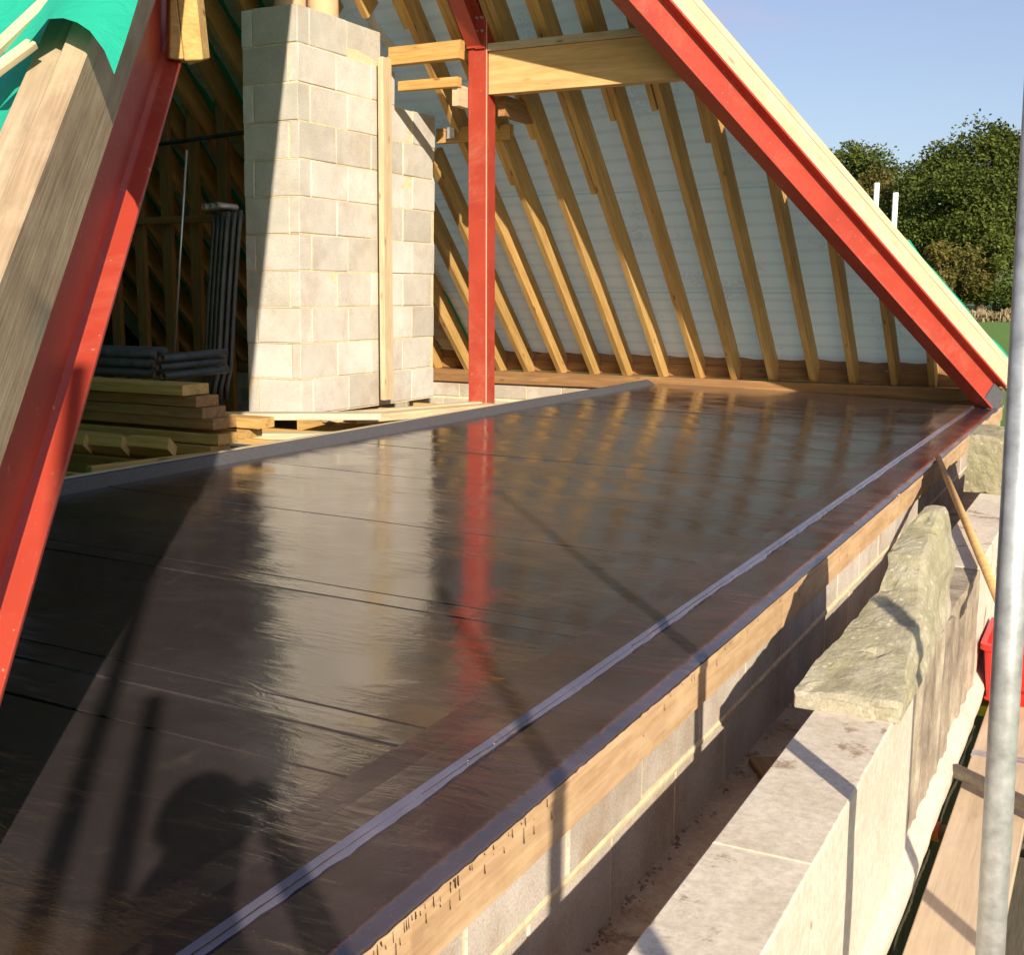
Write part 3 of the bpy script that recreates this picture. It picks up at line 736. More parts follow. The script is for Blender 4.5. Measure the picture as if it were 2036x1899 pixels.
# ============================================================ FAR SLOPE
TR = 1.026; nF = V((0, TR, 1)).normalized(); upF = V((0, -1, TR)).normalized()
def zb(y): return 0.12 + TR * (12.05 - y)
def yhip(x):  # y where the hip plane meets that x
    return FR.y - (FR.x - x) / .80
rx = [-1.646, -2.015, -2.404, -2.811, -3.231, -3.631, -4.027, -4.44, -4.849, -5.238, -5.652, -6.064, -6.429, -6.87, -7.297, -7.72, -8.14, -8.56, -8.98, -9.40, -9.82, -10.24, -10.66, -11.08, -11.5]
splice = {1: 10.9, 3: 9.95, 4: 9.95, 5: 9.70, 6: 9.75, 7: 10.30, 8: 9.85, 9: 10.2, 10: 9.0}
YR = 6.35
raf0 = None
for i, x in enumerate(rx):
    ytop = max(YR, yhip(x) + .36)
    e = empty('rafter', (x, 12.16, zb(12.16)), '%s pine rafter of the far roof slope counted from the right hip beam' % ORD(i), 'rafter', 'rafters of the far roof slope')
    yl = 12.16
    segs = [(yl, ytop)]
    if i in (11, 12): segs = [(yl, 9.98), (9.45 - .55, ytop)]
    for k, (ya, yb) in enumerate(segs):
        timber('beam' if k == 0 else 'upper_length', (x, ya, zb(ya)), (x, yb, zb(yb)), .062, .225, M['pine'], up=nF, parent=e, seg=16, warp=.007, seed=i * 3 + k)
    if i in splice and splice[i] > ytop:
        ys2 = splice[i]
        timber('sister_piece', (x - .060, ys2, zb(ys2)), (x - .060, ytop, zb(ytop)), .05, .20, M['pine'], up=nF, parent=e, seg=6, seed=i + 50)
# wall plate + eaves boards + wall below
o = timber('wall_plate', (-12.2, 12.09, -0.018), (-1.02, 12.09, -0.018), .26, .14, M['brown'], seg=30, warp=.004); tag(o, 'long brown timber plate under the feet of the far rafters', 'wall plate')
o = timber('eaves_board', (-12.2, 12.19, 0.124), (-1.02, 12.19, 0.124), .03, .125, M['brown'], seg=30, warp=.003); tag(o, 'lower brown board closing the eaves behind the rafter feet', 'board', 'boards behind the rafter feet')
o = timber('eaves_board', (-12.2, 12.205, 0.253), (-1.02, 12.205, 0.253), .03, .13, M['brown'], seg=30, warp=.003); tag(o, 'upper brown board closing the eaves just below the membrane', 'board', 'boards behind the rafter feet')
fw = empty('far_block_wall', (-7, 12.1, -.6), 'course of pale concrete blocks under the far wall plate beyond the kerb', 'wall')
mb = MB(); rnd = random.Random(5)
for k, z0 in enumerate((-.62, -.42, -.20)):
    x = -12.2 + (k % 2) * .22
    while x < -1.2:
        mb.box(x + .005, min(x + .435, -1.1), 12.0 + rnd.uniform(-.003, .003), 12.2, z0 + .005, z0 + (.195 if k < 2 else .178), rnd.random(), .004, .001, rnd); x += .44
mb.build('blockwork', M['wallblock'], fw)
mb = MB(); mb.box(-12.2, -1.15, 12.008, 12.19, -1.2, -.022); mb.build('mortar_core', M['mortar'], fw)
# membrane over the far rafters (sagging a little between them)
rs = empty('roof_membrane', (-6, 9.5, 3), 'pale translucent roofing membrane sheet stretched behind the far rafters', 'membrane')
OFF = .232
def sheet(off, mat, name, par, sag):
    mb = MB(); NXs = 230; NYs = 40; vs = []
    for j in range(NYs + 1):
        t = j / NYs
        for i in range(NXs + 1):
            x = -12.1 + (12.1 - 1.0) * i / NXs
            y0 = 11.985; y1 = min(11.97, max(YR - .1, yhip(x) + .47))
            y = y0 + (y1 - y0) * t
            d = min(abs(x - r_) for r_ in rx); s_ = sag * (math.cos(min(d, .21) / .21 * math.pi) - 1) * .5
            s_ += sag * .8 * noise.noise(V((x * 2, y * 3, 0)))
            p = V((x, y, zb(y))) + nF * (off + (s_ if off < OFF + .001 else s_ * .8)); vs.append(p)
    W_ = NXs + 1
    fs = [(j * W_ + i, j * W_ + i + 1, (j + 1) * W_ + i + 1, (j + 1) * W_ + i) for j in range(NYs) for i in range(NXs)]
    mb.add(vs, fs); return mb.build(name, mat, par, origin=(0, 0, 0), smooth=True, recalc=False)
sheet(OFF, M['feltin'], 'sheet', rs, .020)
# unseen slate-like rows added at far left to block light from the loft
mb = MB(); n_ = 24
for j in range(n_):
    ya = 12.3 - 5.9 * j / n_; yb_ = ya - 5.9 / n_ - .05
    vs = [V((x, y, zb(y))) + nF * (OFF + .05 + o_) for y, o_ in ((ya, .018), (yb_, .0)) for x in (-12.2, -6.75)]
    mb.add(vs + [v_ + nF * .008 for v_ in vs], [(0, 1, 3, 2), (4, 6, 7, 5), (0, 4, 5, 1), (2, 3, 7, 6), (0, 2, 6, 4), (1, 5, 7, 3)])
o = mb.build('loft_light_blocker', M['rubble']); tag(o, 'unseen dark slate-like rows added over the far left of the roof to darken the loft', 'light blocker')
mb = MB(); prev = None
for j in range(31):
    y = 11.97 - 5.5 * j / 30; p0, p1 = V((-12.1, y, zb(y))) + nF * (OFF - .006), V((-6.8, y, zb(y))) + nF * (OFF - .006)
    if prev: mb.add([prev[0], prev[1], p1, p0], [(0, 1, 2, 3)])
    prev = (p0, p1)
mb.build('shade_green_sheet', M['feltout'], rs, recalc=False)  # dark green under layer: the loft's shade put into the membrane colour
# torn flap beside the chimney
mb = MB(); vs = []
for j in range(11):
    t = j / 10
    for k in range(4):
        w = k / 3; vs.append(V((-6.30 + .20 * t + .10 * w + .03 * math.sin(7 * t), 8.96 + .40 * t, 3.58 - .44 * t)) + V((0, -.02, .03)) * math.sin(5 * w + 4 * t))
mb.add(vs, [(j * 4 + k, j * 4 + k + 1, j * 4 + k + 5, j * 4 + k + 4) for j in range(10) for k in range(3)])
mb.build('torn_flap', M['white'], rs, smooth=True)
# felt strip over the right hip board, teal on the sky side
mb = MB(); prev = None
for j in range(101):
    L = -.18 + 7.6 * j / 100; a = FR + uR * L - sR * .03
    wv = .012 * noise.noise(V((L * 2.2, 0, 0)))
    hi = .478 + wv + (.055 + .03 * noise.noise(V((L * 3, 4, 0))) if L < 1.75 else -.0 + .028 * max(0, noise.noise(V((L * 1.6, 8, 0)))))
    lo = .41
    pts = [a + qR * lo, a + qR * hi, a - sR * .12 + qR * (hi - .01), a - sR * .4 + qR * (hi - .12)]
    if prev: mb.add(prev + pts, [(i, i + 1, 5 + i, 4 + i) for i in range(3)])
    prev = pts
mb.build('hip_overlap', M['feltout'], rs, smooth=True)

# ============================================================ NEAR SLOPE (seen from outside, top left)
nN = V((0, -1, 1)).normalized()
def near(x, y, off): return V((x, y, y - 1.0)) + nN * off
ns = empty('near_roof_slope', (-7, 4, 3), 'green roofing membrane over the near roof slope at the top left corner', 'roof')
def hipx(y): return BL.x - .5756 * (y - BL.y)
mb = MB(); vs = []; NXs, NYs = 60, 30
for j in range(NYs + 1):
    y = 0.62 + 5.83 * j / NYs
    for i in range(NXs + 1):
        t = i / NXs; xr = hipx(y) + .055; x = -12.1 + (xr + 12.1) * t
        off = .392 + .010 * noise.noise(V((x * 2.1, y * 2.5, 2)))
        if t > .97: off += .028 * (t - .97) / .03
        vs.append(near(x, y, off))
mb.add(vs, [(j * (NXs + 1) + i, j * (NXs + 1) + i + 1, (j + 1) * (NXs + 1) + i + 1, (j + 1) * (NXs + 1) + i) for j in range(NYs) for i in range(NXs)])
mb.build('membrane', M['feltout'], ns, origin=(0, 0, 0), smooth=True)
for k in range(8):   # roofing battens on top
    y = 3.5 + k * .36
    timber('batten', near(-11.9, y, .412), near(hipx(y) - .30, y + .0, .412), .045, .025, M['pale'], up=nN, parent=ns, seg=10)
for k in range(22):
    x = -2.75 - .42 * k; y1 = min(6.4, 6.5); y0 = max(1.45, BL.y + (BL.x - x) * 0)
    yb = BL.y + (BL.x - .25 - x) / .5756
    timber('jack_rafter', near(x, 1.0, .21), near(x, min(6.3, yb), .21), .05, .15, M['dark'], up=nN, parent=ns, seg=6)
# folded end of the membrane hanging over the plank
def LP(u_, q__, s_): return BL + (uL * u_ + qL * q__ + sL * s_) * .8
mb = MB(); vs = []
low = [(1.46, .585, -.30), (1.50, .60, -.20), (1.52, .62, -.133), (1.567, .66, -.085), (1.518, .69, -.029), (1.479, .70, .017), (1.439, .70, .056), (1.367, .69, .099), (1.291, .67, .133)]
for j in range(15):
    t = (j / 14) ** 1.3
    for k, (U, qq, s_) in enumerate(low):
        fl = .02 * math.sin(2.2 * t * 3 + k * .6) * min(1, t * 4)
        vs.append(LP(U + (3.1 - U) * t, qq + .5 * fl - .015 * t, s_ * (1 - .28 * t) + (.004 if k > 6 else 0)))
n_ = len(low); mb.add(vs, [(j * n_ + k, j * n_ + k + 1, j * n_ + k + n_ + 1, j * n_ + k + n_) for j in range(14) for k in range(n_ - 1)])
mb.build('membrane_flap', M['feltout'], ns, smooth=True)
for (a, b_) in (((1.35, .60, -.26), (2.3, .60, .02)), ((1.40, .585, -.205), (1.535, .60, -.135))):
    timber('loose_batten', LP(*a), LP(*b_), .028, .018, M['pale'], up=qL, parent=ns)
# two rafter ends standing on the beam flange
e = empty('rafter_ends', LP(2.55, .02, 0), 'pair of sawn pine rafter ends standing on the flange of the near red beam', 'timber')
bk = V((-.455, .877, -.154))     # pushes the back of the boards away into the loft
def board(name, front, ups, back):
    """front: left, right foot points; ups: left, right top points; back: horizontal offset of the rear face"""
    mb = MB(); fl, fr_ = V(front[0]), V(front[1]); tl, tr = V(ups[0]), V(ups[1]); bl, br_ = V(back[0]), V(back[1])
    vs = [fl, fr_, fl + bl, fr_ + br_, tl, tr, tl + bl, tr + br_]
    mb.add(vs, [(0, 1, 3, 2), (4, 6, 7, 5), (0, 4, 5, 1), (2, 3, 7, 6), (0, 2, 6, 4), (1, 5, 7, 3)])
    o = mb.build(name, M['pine'], e); md = o.modifiers.new('bevel', 'BEVEL'); md.width = .003; md.segments = 1
board('beam', ((-2.4193, 2.5887, 1.6414), (-2.3848, 2.6065, 1.6402)), ((-2.4363, 2.6249, 1.898), (-2.4318, 2.6275, 1.8981)), ((-.047, .034, .010), (-.040, .055, 0)))
board('second_piece', ((-2.3843, 2.6076, 1.6364), (-2.3386, 2.6322, 1.638)), ((-2.4313, 2.6291, 1.8986), (-2.3833, 2.6549, 1.8989)), ((-.040, .060, .0), (-.031, .066, .018)))

# ridge, left end and floor close the loft
o = timber('ridge_beam', (-12.2, 6.40, 5.35), (-5.3, 6.40, 5.35), .06, .30, M['brown']); tag(o, 'brown ridge board at the top of the roof where both slopes meet', 'ridge')
mb = MB(); mb.add([(-12.15, 1.2, -.7), (-12.15, 12.3, -.7), (-12.15, 12.3, .3), (-12.15, 6.4, 5.75), (-12.15, 1.2, .1), (-12.3, 1.2, -.7), (-12.3, 12.3, -.7), (-12.3, 12.3, .3), (-12.3, 6.4, 5.75), (-12.3, 1.2, .1)],
       [(0, 1, 2, 3, 4), (5, 6, 7, 8, 9), (0, 1, 6, 5), (1, 2, 7, 6), (2, 3, 8, 7), (3, 4, 9, 8), (4, 0, 5, 9)])
o = mb.build('gable_wall', M['rubble']); tag(o, 'dark gable wall at the shaded left end of the loft', 'wall')
mb = MB(); mb.box(-12.1, -4.56, 1.3, 12.0, -.75, -.62); o = mb.build('loft_floor', M['brown']); tag(o, kind='structure')
mb = MB(); mb.box(-12.2, -1.5, .80, 1.0, -6.2, -.15); o = mb.build('near_house_wall', M['rubble']); tag(o, 'dark rubble house wall under the near eaves', 'wall')

# ============================================================ POST, GLULAM
po = empty('steel_post', (-5.0, 9.08, 0.04), 'upright red painted steel post standing at the kerb of the flat roof', 'steel post')
mb = MB(); mb.box(-5.10, -4.925, 9.0, 9.16, .03, 5.2, .5, .003); mb.build('column', M['red'], po)
# painted highlight: pale strip set along the lit corner of the post
mb = MB(); mb.box(-4.9275, -4.9195, 8.9965, 9.003, .03, 3.4); mb.build('corner_highlight', plain('highlight_paint', (0.75, 0.35, 0.24), .5), po)
mb = MB(); mb.box(-5.025, -4.93, 8.978, 8.998, 3.02, 4.4, .5, .002); mb.build('end_plate', M['red'], po)
for k in range(6):
    for xx in (-5.0, -4.955):
        mb = MB(); zz = 3.16 + k * .105; mb.tube((xx, 8.979, zz), (xx, 8.960, zz), .014, .012, 6); mb.build('bolt', M['bolt'], po)
uD = V((0, -1, TR)).normalized(); qD = V((0, TR, 1)).normalized()
db = empty('steel_rafter', (-5.04, 8.98, 3.05), 'red steel rafter sloping up from the head of the red post', 'steel beam', 'red steel beams of the roof frame')
mb = MB()
for (xa, xb_, o0, o1) in ((-5.103, -4.965, 0, .014), (-5.04, -5.03, .014, .17), (-5.103, -4.965, .17, .184)):
    P = lambda L, o_, x: V((x, 8.975, 3.045)) + uD * L + qD * o_
    mb.add([P(L, o_, x) for L in (0, 3.0) for o_ in (o0, o1) for x in (xa, xb_)], [(0, 1, 3, 2), (4, 6, 7, 5), (0, 4, 5, 1), (2, 3, 7, 6), (0, 2, 6, 4), (1, 5, 7, 3)])
mb.build('beam', M['red'], db)
mb = MB(); mb.add([V((x, 8.975, z)) for x in (-5.103, -4.965) for z in (3.03, 3.05)] + [V((x, 8.997, z)) for x in (-5.103, -4.965) for z in (3.03, 3.30)],
       [(0, 1, 3, 2), (4, 6, 7, 5), (0, 2, 6, 4), (1, 5, 7, 3), (0, 4, 5, 1), (2, 3, 7, 6)]); mb.build('end_cap', M['red'], db)

o = timber('laminated_beam', (-4.92, 9.09, 2.655), (-3.20, 9.09, 2.655), .12, .345, M['glulam'], warp=.001, cut1=-.72); tag(o, 'deep laminated timber beam between the red post and the right red steel beam', 'timber beam')
o = timber('beam_packer', (-4.915, 9.07, 3.002), (-3.45, 9.07, 3.002), .14, .06, M['pale'], warp=.001, cut1=-.8); tag(o, 'thin timber laid on top of the deep laminated beam', 'timber')
o = timber('trimmer_timber', (-5.82, 8.90, 2.935), (-5.105, 8.90, 2.935), .09, .072, M['pine']); tag(o, 'lower of two stacked trimmer timbers between the tall stud and the red post', 'timber', 'timbers trimming the chimney opening')
o = timber('trimmer_timber', (-5.82, 8.915, 3.010), (-5.105, 8.915, 3.010), .075, .078, M['pine']); tag(o, 'upper of two stacked trimmer timbers between the tall stud and the red post', 'timber', 'timbers trimming the chimney opening')
o = timber('trimmer_timber', (-5.69, 8.86, 2.705), (-5.105, 8.86, 2.705), .07, .08, M['pine']); tag(o, 'single sunlit timber rail between stud and post, below the stacked pair', 'timber', 'timbers trimming the chimney opening')
o = timber('trimmer_timber', (-5.88, 9.80, 2.385), (-5.10, 9.80, 2.385), .07, .135, M['pine']); tag(o, 'short header timber behind the chimney carrying the cut rafters', 'timber', 'timbers trimming the chimney opening')
o = timber('noggin', (-5.145, 8.86, 2.555), (-5.145, 9.25, 2.555), .062, .170, M['pale']); tag(o, 'pale square timber end fixed to the left side of the red post', 'timber')
o = timber('noggin', (-4.885, 9.20, 2.50), (-4.885, 9.85, 2.50), .07, .17, M['brown']); tag(o, 'brown timber block behind the red post under the laminated beam', 'timber')
for k, (x, y, z) in enumerate(((-5.70, 9.76, 2.42), (-5.42, 9.76, 2.44))):
    mb = MB(); mb.box(x - .04, x + .04, y - .035, y - .030, z, z + .10); mb.box(x - .04, x + .04, y - .07, y - .03, z - .004, z)
    o = mb.build('joist_hanger', M['galv']); tag(o, 'galvanised hanger on the header behind the chimney, %s' % ('left one' if k == 0 else 'right one'), 'hanger', 'joist hangers')

# ============================================================ CHIMNEY
ch = empty('block_chimney', (-6.15, 8.4, 0.02), 'square chimney stack of grey concrete blocks with yellow mortar', 'chimney')
mb = MB(); rnd = random.Random(21); CX, CY, hc, zb0 = -5.885, 7.65, .2895, .02
core = MB()
for k in range(11):
    z0 = zb0 + k * hc; z1 = z0 + hc - .011; par = k % 2
    yend = 9.70 if k < 9 else (9.02 if k == 9 else 8.80)
    j = lambda: rnd.uniform(-.004, .004)
    # front face (faces -y)
    fx = [(CX, CX - .435), (CX - .447, CX - .55)] if par == 0 else [(CX, CX - .088), (CX - .10, CX - .535)]
    # side face (faces +x)
    if par == 0:
        mb.box(fx[0][1], fx[0][0] + j(), CY + j(), CY + .145, z0, z1, rnd.random(), .005, .0028, rnd)
        mb.box(fx[1][1], fx[1][0], CY + j(), CY + .4, z0, z1, rnd.random(), .005, .0028, rnd); y = CY + .157
    else:
        mb.box(fx[0][1], fx[0][0] + j(), CY + j(), CY + .49, z0, z1, rnd.random(), .005, .0028, rnd)
        mb.box(fx[1][1], fx[1][0], CY + j(), CY + .145, z0, z1, rnd.random(), .005, .0028, rnd); y = CY + .502
    while y < yend - .06:
        e_ = min(y + .49, yend); mb.box(CX - .1, CX + j(), y, e_, z0, z1, rnd.random(), .005, .0028, rnd); y = e_ + .012
    # back sides
    y = CY + .42
    while y < yend - .06:
        e_ = min(y + .49, yend); mb.box(CX - .55, CX - .45, y, e_, z0, z1, rnd.random(), .005, .0028, rnd); y = e_ + .012
    if yend > 9.5 or k > 8: mb.box(CX - .44, CX - .11, yend - .1, yend, z0, z1, rnd.random(), .005, .001, rnd)
    core.box(CX - .545, CX - .0055, CY + .0055, yend - .003, z0 - .012, z1 - .001 if k in (8, 9, 10) else z1 + .002)
for b__ in (mb, core):
    for v__ in b__.v: v__.x += .014 * (v__.z - .1)
mb.build('blockwork', M['block'], ch); core.build('mortar', M['mortar'], ch)
for (x, y, ht) in ((CX - .24, CY + .28, .55), (CX - .24, CY + .72, .21)):
    mb = MB(); zt = zb0 + 11 * hc; n = 28
    prof = [(.128, -.15), (.128, ht - .02), (.12, ht), (.095, ht), (.09, ht - .02), (.09, -.1)]
    vs = [(x + r * math.cos(2 * math.pi * i / n), y + r * math.sin(2 * math.pi * i / n), zt + z) for r, z in prof for i in range(n)]
    mb.add(vs, [(a * n + i, a * n + (i + 1) % n, (a + 1) * n + (i + 1) % n, (a + 1) * n + i) for a in range(len(prof) - 1) for i in range(n)])
    mb.build('flue_pot', M['terracotta'], ch, smooth=True)
o = timber('tall_stud', (-5.765, 8.72, .07), (-5.755, 8.72, 2.965), .052, .135, M['pale'], up=(0, 1, 0), at_bottom=False); tag(o, 'pale upright timber stud standing in front of the block chimney', 'stud')

# ============================================================ LOFT FLOOR TIMBERS
for k in range(10):
    y = 4.1 + .58 * k
    if 7.55 < y < 9.75: xe = -5.15; x0_ = -5.86
    else: xe = -4.62; x0_ = -12.0
    o = timber('floor_joist', (x0_, y, -.21), (-4.62, y, -.21), .055, .20, M['pine'], seg=8)
    tag(o, '%s floor joist from the camera running from the kerb into the loft' % ORD(k), 'joist', 'floor joists of the loft')
o = timber('kerb_board', (-4.575, 1.7, -.10), (-4.575, 9.6, -.10), .045, .195, M['pale'], seg=30, warp=.005); tag(o, 'pale board standing along the outside of the black kerb', 'board')
o = timber('loose_plank', (-6.02, 6.80, .055), (-5.02, 7.50, .050), .17, .05, M['board']); tag(o, 'dusty plank lying askew at the foot of the chimney', 'plank')
o = timber('trimming_joist', (-5.55, 7.52, -.01), (-5.0, 9.05, -.01), .10, .075, M['pale']); tag(o, 'clean pale joist beside the right face of the chimney foot', 'joist')
o = timber('trimming_joist', (-5.30, 7.50, .0), (-4.83, 8.95, .0), .16, .06, M['pale']); tag(o, 'wide pale board between the chimney foot and the kerb', 'board')
o = timber('diagonal_brace', (-5.7, 6.35, -.03), (-4.75, 7.0, -.03), .12, .045, M['pale']); tag(o, 'pale board laid across the joists in front of the askew plank', 'board')
o = timber('short_board', (-5.9, 6.35, -.06), (-4.68, 5.95, -.06), .13, .05, M['pale']); tag(o, 'pale board laid across the joists right of the timber pile', 'board')
# stack of planks
st = [(-4.70, 5.30, .045, .17, 'pine'), (-4.66, 5.32, .118, .17, 'pine'), (-4.69, 5.33, .205, .20, 'brown'), (-4.76, 5.32, .268, .20, 'brown'), (-4.80, 5.31, .332, .19, 'brown'), (-4.86, 5.28, .400, .22, 'pine')]
names = ['bottom', 'second lowest', 'third lowest', 'fourth lowest, brown', 'fifth lowest, brown', 'topmost golden']
for k, (xe, y, z, w, mt) in enumerate(st):
    o = timber('stacked_plank', (xe, y + .03, z), (-8.9, y + .10, z + .004), w, .062, M[mt], seg=8); tag(o, '%s plank of the timber pile behind the near red beam' % names[k], 'plank', 'planks piled in the loft')
for k, (xe, y, z) in enumerate(((-4.52, 5.62, .185), (-4.60, 5.60, .118))):
    o = timber('stacked_plank', (xe - .1, y + .03, z), (-7.9, y + .10, z), .16, .062 if k == 0 else .055, M['pine'], seg=8); tag(o, 'sunlit plank end poking out right of the timber pile, %s' % ('upper' if k == 0 else 'lower'), 'plank', 'planks piled in the loft')
for k, (xe, y) in enumerate(((-5.35, 4.92), (-5.10, 4.97), (-4.80, 5.03))):
    o = timber('mitred_timber', (xe, y, .085), (-8.2, y + .06, .085), .085, .085, M['pine'], up=(0, .7, .7), seg=6, cut0=.5); tag(o, 'timber with a pointed end in front of the plank pile, %s' % ('leftmost', 'middle', 'rightmost')[k], 'timber', 'three timbers with pointed ends')
o = timber('loose_board', (-4.64, 5.3, -.05), (-4.80, 4.42, -.05), .05, .14, M['pine']); tag(o, 'board on edge under the three pointed timbers next to the kerb', 'board')
# black pipes lying on the planks
k = 0
for (y, z) in ((5.50, .495), (5.50, .555), (5.52, .612), (5.60, .50), (5.60, .56), (5.62, .625)):
    mb = MB(); mb.tube((-5.40, y + .02, z), (-8.8, y + .08, z), .030, .030, 16)
    o = mb.build('black_pipe', M['pipeblack'], smooth=True); tag(o, ['front bottom', 'front middle', 'front top', 'rear bottom', 'rear middle', 'rear top'][k] + ' long black pipe lying lengthways on the plank pile', 'pipe', 'long black pipes on the planks'); k += 1
for k, (x, z) in enumerate(((-5.20, .492), (-5.23, .547), (-5.205, .602))):
    e = empty('short_pipe', (x, 5.3, z), 'dusty black pipe pointing its open brown end at the camera, %s of three' % ('bottom', 'middle', 'top')[k], 'pipe', 'open ended black pipes')
    mb = MB(); n = 18; p0, p1 = V((x, 5.40, z)), V((x - .02, 6.0, z + .01)); ax = (p1 - p0).normalized(); a = ax.orthogonal().normalized(); b_ = ax.cross(a)
    prof = [(.021, .3), (.021, 0), (.027, 0), (.027, .60)]
    vs = [p0 + ax * L + (a * math.cos(2 * math.pi * i / n) + b_ * math.sin(2 * math.pi * i / n)) * r for r, L in prof for i in range(n)]
    mb.add(vs, [(c * n + i, c * n + (i + 1) % n, (c + 1) * n + (i + 1) % n, (c + 1) * n + i) for c in (1, 2) for i in range(n)]); mb.build('pipe_wall', M['pipeblack'], e, smooth=True)
    mb = MB(); mb.add(vs[:2 * n], [(i, (i + 1) % n, n + (i + 1) % n, n + i) for i in range(n)] + [tuple(range(n))]); mb.build('bore', M['pipein'], e, smooth=True)
# corrugated black sheets leaning on the chimney
for k in range(3):
    mb = MB(); vs = []; NW = 40
    for j in range(13):
        t = j / 12; z = .14 + 1.47 * t; bend = .05 * t * t
        for i in range(NW + 1):
            s_ = i / NW; cor = .026 * math.sin(s_ * math.pi * 2 * 4.0)
            x = -6.50 + .085 * t + .26 * s_ - k * .012 - .03 * (t < .1); y = 7.32 + .05 * t - k * .06 + bend + cor - .10 * s_
            vs.append((x, y, z + (.0 if k else .02)))
    mb.add(vs, [(j * (NW + 1) + i, j * (NW + 1) + i + 1, (j + 1) * (NW + 1) + i + 1, (j + 1) * (NW + 1) + i) for j in range(12) for i in range(NW)])
    o = mb.build('corrugated_sheet', M['black'], smooth=True); md = o.modifiers.new('thickness', 'SOLIDIFY'); md.thickness = .006
    tag(o, ('rearmost', 'middle', 'front')[k] + ' black corrugated sheet leaning on the left side of the chimney', 'sheet', 'corrugated sheets leaning on the chimney')
for k in range(3):
    mb = MB(); n = 18; p0, p1 = V((-6.405 + k * .062, 7.16, 1.650 + .006 * k)), V((-6.36 + k * .062, 7.34, 1.652)); ax = (p1 - p0).normalized(); a = ax.orthogonal().normalized(); b_ = ax.cross(a)
    prof = [(.018, .15), (.018, 0), (.026, 0), (.026, .19)]
    vs = [p0 + ax * L + (a * math.cos(2 * math.pi * i / n) + b_ * math.sin(2 * math.pi * i / n)) * r_ for r_, L in prof for i in range(n)]
    mb.add(vs, [(c * n + i, c * n + (i + 1) % n, (c + 1) * n + (i + 1) % n, (c + 1) * n + i) for c in range(3) for i in range(n)] + [tuple(range(n))])
    o = mb.build('pipe_offcut', M['tube'], smooth=True); tag(o, ('left', 'middle', 'right')[k] + ' one of three short pipe ends resting on top of the corrugated sheets', 'pipe', 'pipe ends on the corrugated sheets')
# studs of the inner partition, noggins, top plate
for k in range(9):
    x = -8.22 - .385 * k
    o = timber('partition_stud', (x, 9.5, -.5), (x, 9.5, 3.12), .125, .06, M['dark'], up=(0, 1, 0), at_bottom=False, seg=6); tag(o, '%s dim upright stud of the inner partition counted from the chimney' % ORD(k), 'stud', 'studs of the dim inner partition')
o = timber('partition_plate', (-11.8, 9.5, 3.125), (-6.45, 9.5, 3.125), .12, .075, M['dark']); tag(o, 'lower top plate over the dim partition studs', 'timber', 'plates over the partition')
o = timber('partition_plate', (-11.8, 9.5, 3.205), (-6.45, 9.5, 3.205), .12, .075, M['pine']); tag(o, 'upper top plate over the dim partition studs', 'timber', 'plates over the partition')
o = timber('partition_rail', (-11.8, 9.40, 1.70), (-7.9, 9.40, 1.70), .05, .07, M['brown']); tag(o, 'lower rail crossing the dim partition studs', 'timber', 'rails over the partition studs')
mb = MB(); mb.tube((-10.2, 9.30, 2.42), (-6.5, 9.30, 2.60), .022, .022, 10); o = mb.build('crossing_bar', M['pipeblack'], smooth=True); tag(o, 'dark round bar crossing the partition at head height', 'bar')
mb = MB(); mb.tube((-6.407, 7.0, 2.06), (-6.612, 7.0, .517), .0085, .0085, 8); o = mb.build('metal_rod', M['rodm'], smooth=True); tag(o, 'thin shiny metal rod leaning in front of the partition', 'rod')

# ============================================================ SCAFFOLD
ZB = -.62
def tube_obj(name, p0, p1, label, mat='galv', r=.0241, grp='scaffold tubes', hollow=True):
    mb = MB(); p0, p1 = V(p0), V(p1); n = 28; ax = (p1 - p0).normalized(); a = ax.orthogonal().normalized(); b_ = ax.cross(a); L = (p1 - p0).length
    prof = [(r - .004, .25), (r - .004, 0), (r, 0), (r, L), (r - .004, L), (r - .004, L - .25)]
    vs = [p0 + ax * l_ + (a * math.cos(2 * math.pi * i / n) + b_ * math.sin(2 * math.pi * i / n)) * rr for rr, l_ in prof for i in range(n)]
    mb.add(vs, [(c * n + i, c * n + (i + 1) % n, (c + 1) * n + (i + 1) % n, (c + 1) * n + i) for c in range(len(prof) - 1) for i in range(n)] + [tuple(range(n)), tuple(5 * n + i for i in range(n))])
    o = mb.build(name, M[mat], smooth=True); tag(o, label, 'scaffold tube', grp); return o
tube_obj('scaffold_pole', (-.118, 2.08, -1.3), (-.156, 2.063, 1.83), 'upright galvanised scaffold pole close to the camera on the right')
tube_obj('scaffold_pole', (.58, 2.06, -6), (.58, 2.06, .95), 'outer upright scaffold pole level with the galvanised one')
tube_obj('scaffold_pole', (.58, .27, -6), (.58, .27, 1.84), 'outer upright scaffold pole right beside the photographer')
tube_obj('scaffold_pole', (.51, -1.14, -6), (.51, -1.14, 2.6), 'tall scaffold pole behind the photographer')
tube_obj('scaffold_pole', (.62, -1.10, -6), (.62, -1.10, 1.90), 'short scaffold pole behind the photographer')
tube_obj('scaffold_tube', (-.405, 4.02, -.575), (.75, 3.10, -.56), 'bare grey transom tube end crossing over the scaffold boards', 'tube')
tube_obj('scaffold_tube', (-.43, 3.77, -.690), (.75, 3.77, -.705), 'scaffold tube below the boards with an orange end cap', 'tube')
mb = MB(); mb.tube((-.452, 3.77, -.690), (-.415, 3.77, -.690), .032, .032, 20); o = mb.build('end_cap', M['orange'], smooth=True); tag(o, 'orange plastic cap on the tube end beside the parapet', 'cap')
mb = MB(); mb.box(-.44, -.385, 4.98, 5.06, -.70, -.655, .5, .004); o = mb.build('yellow_cap', M['yellow']); tag(o, 'small yellow plastic cap in the gap beside the red tub', 'cap')
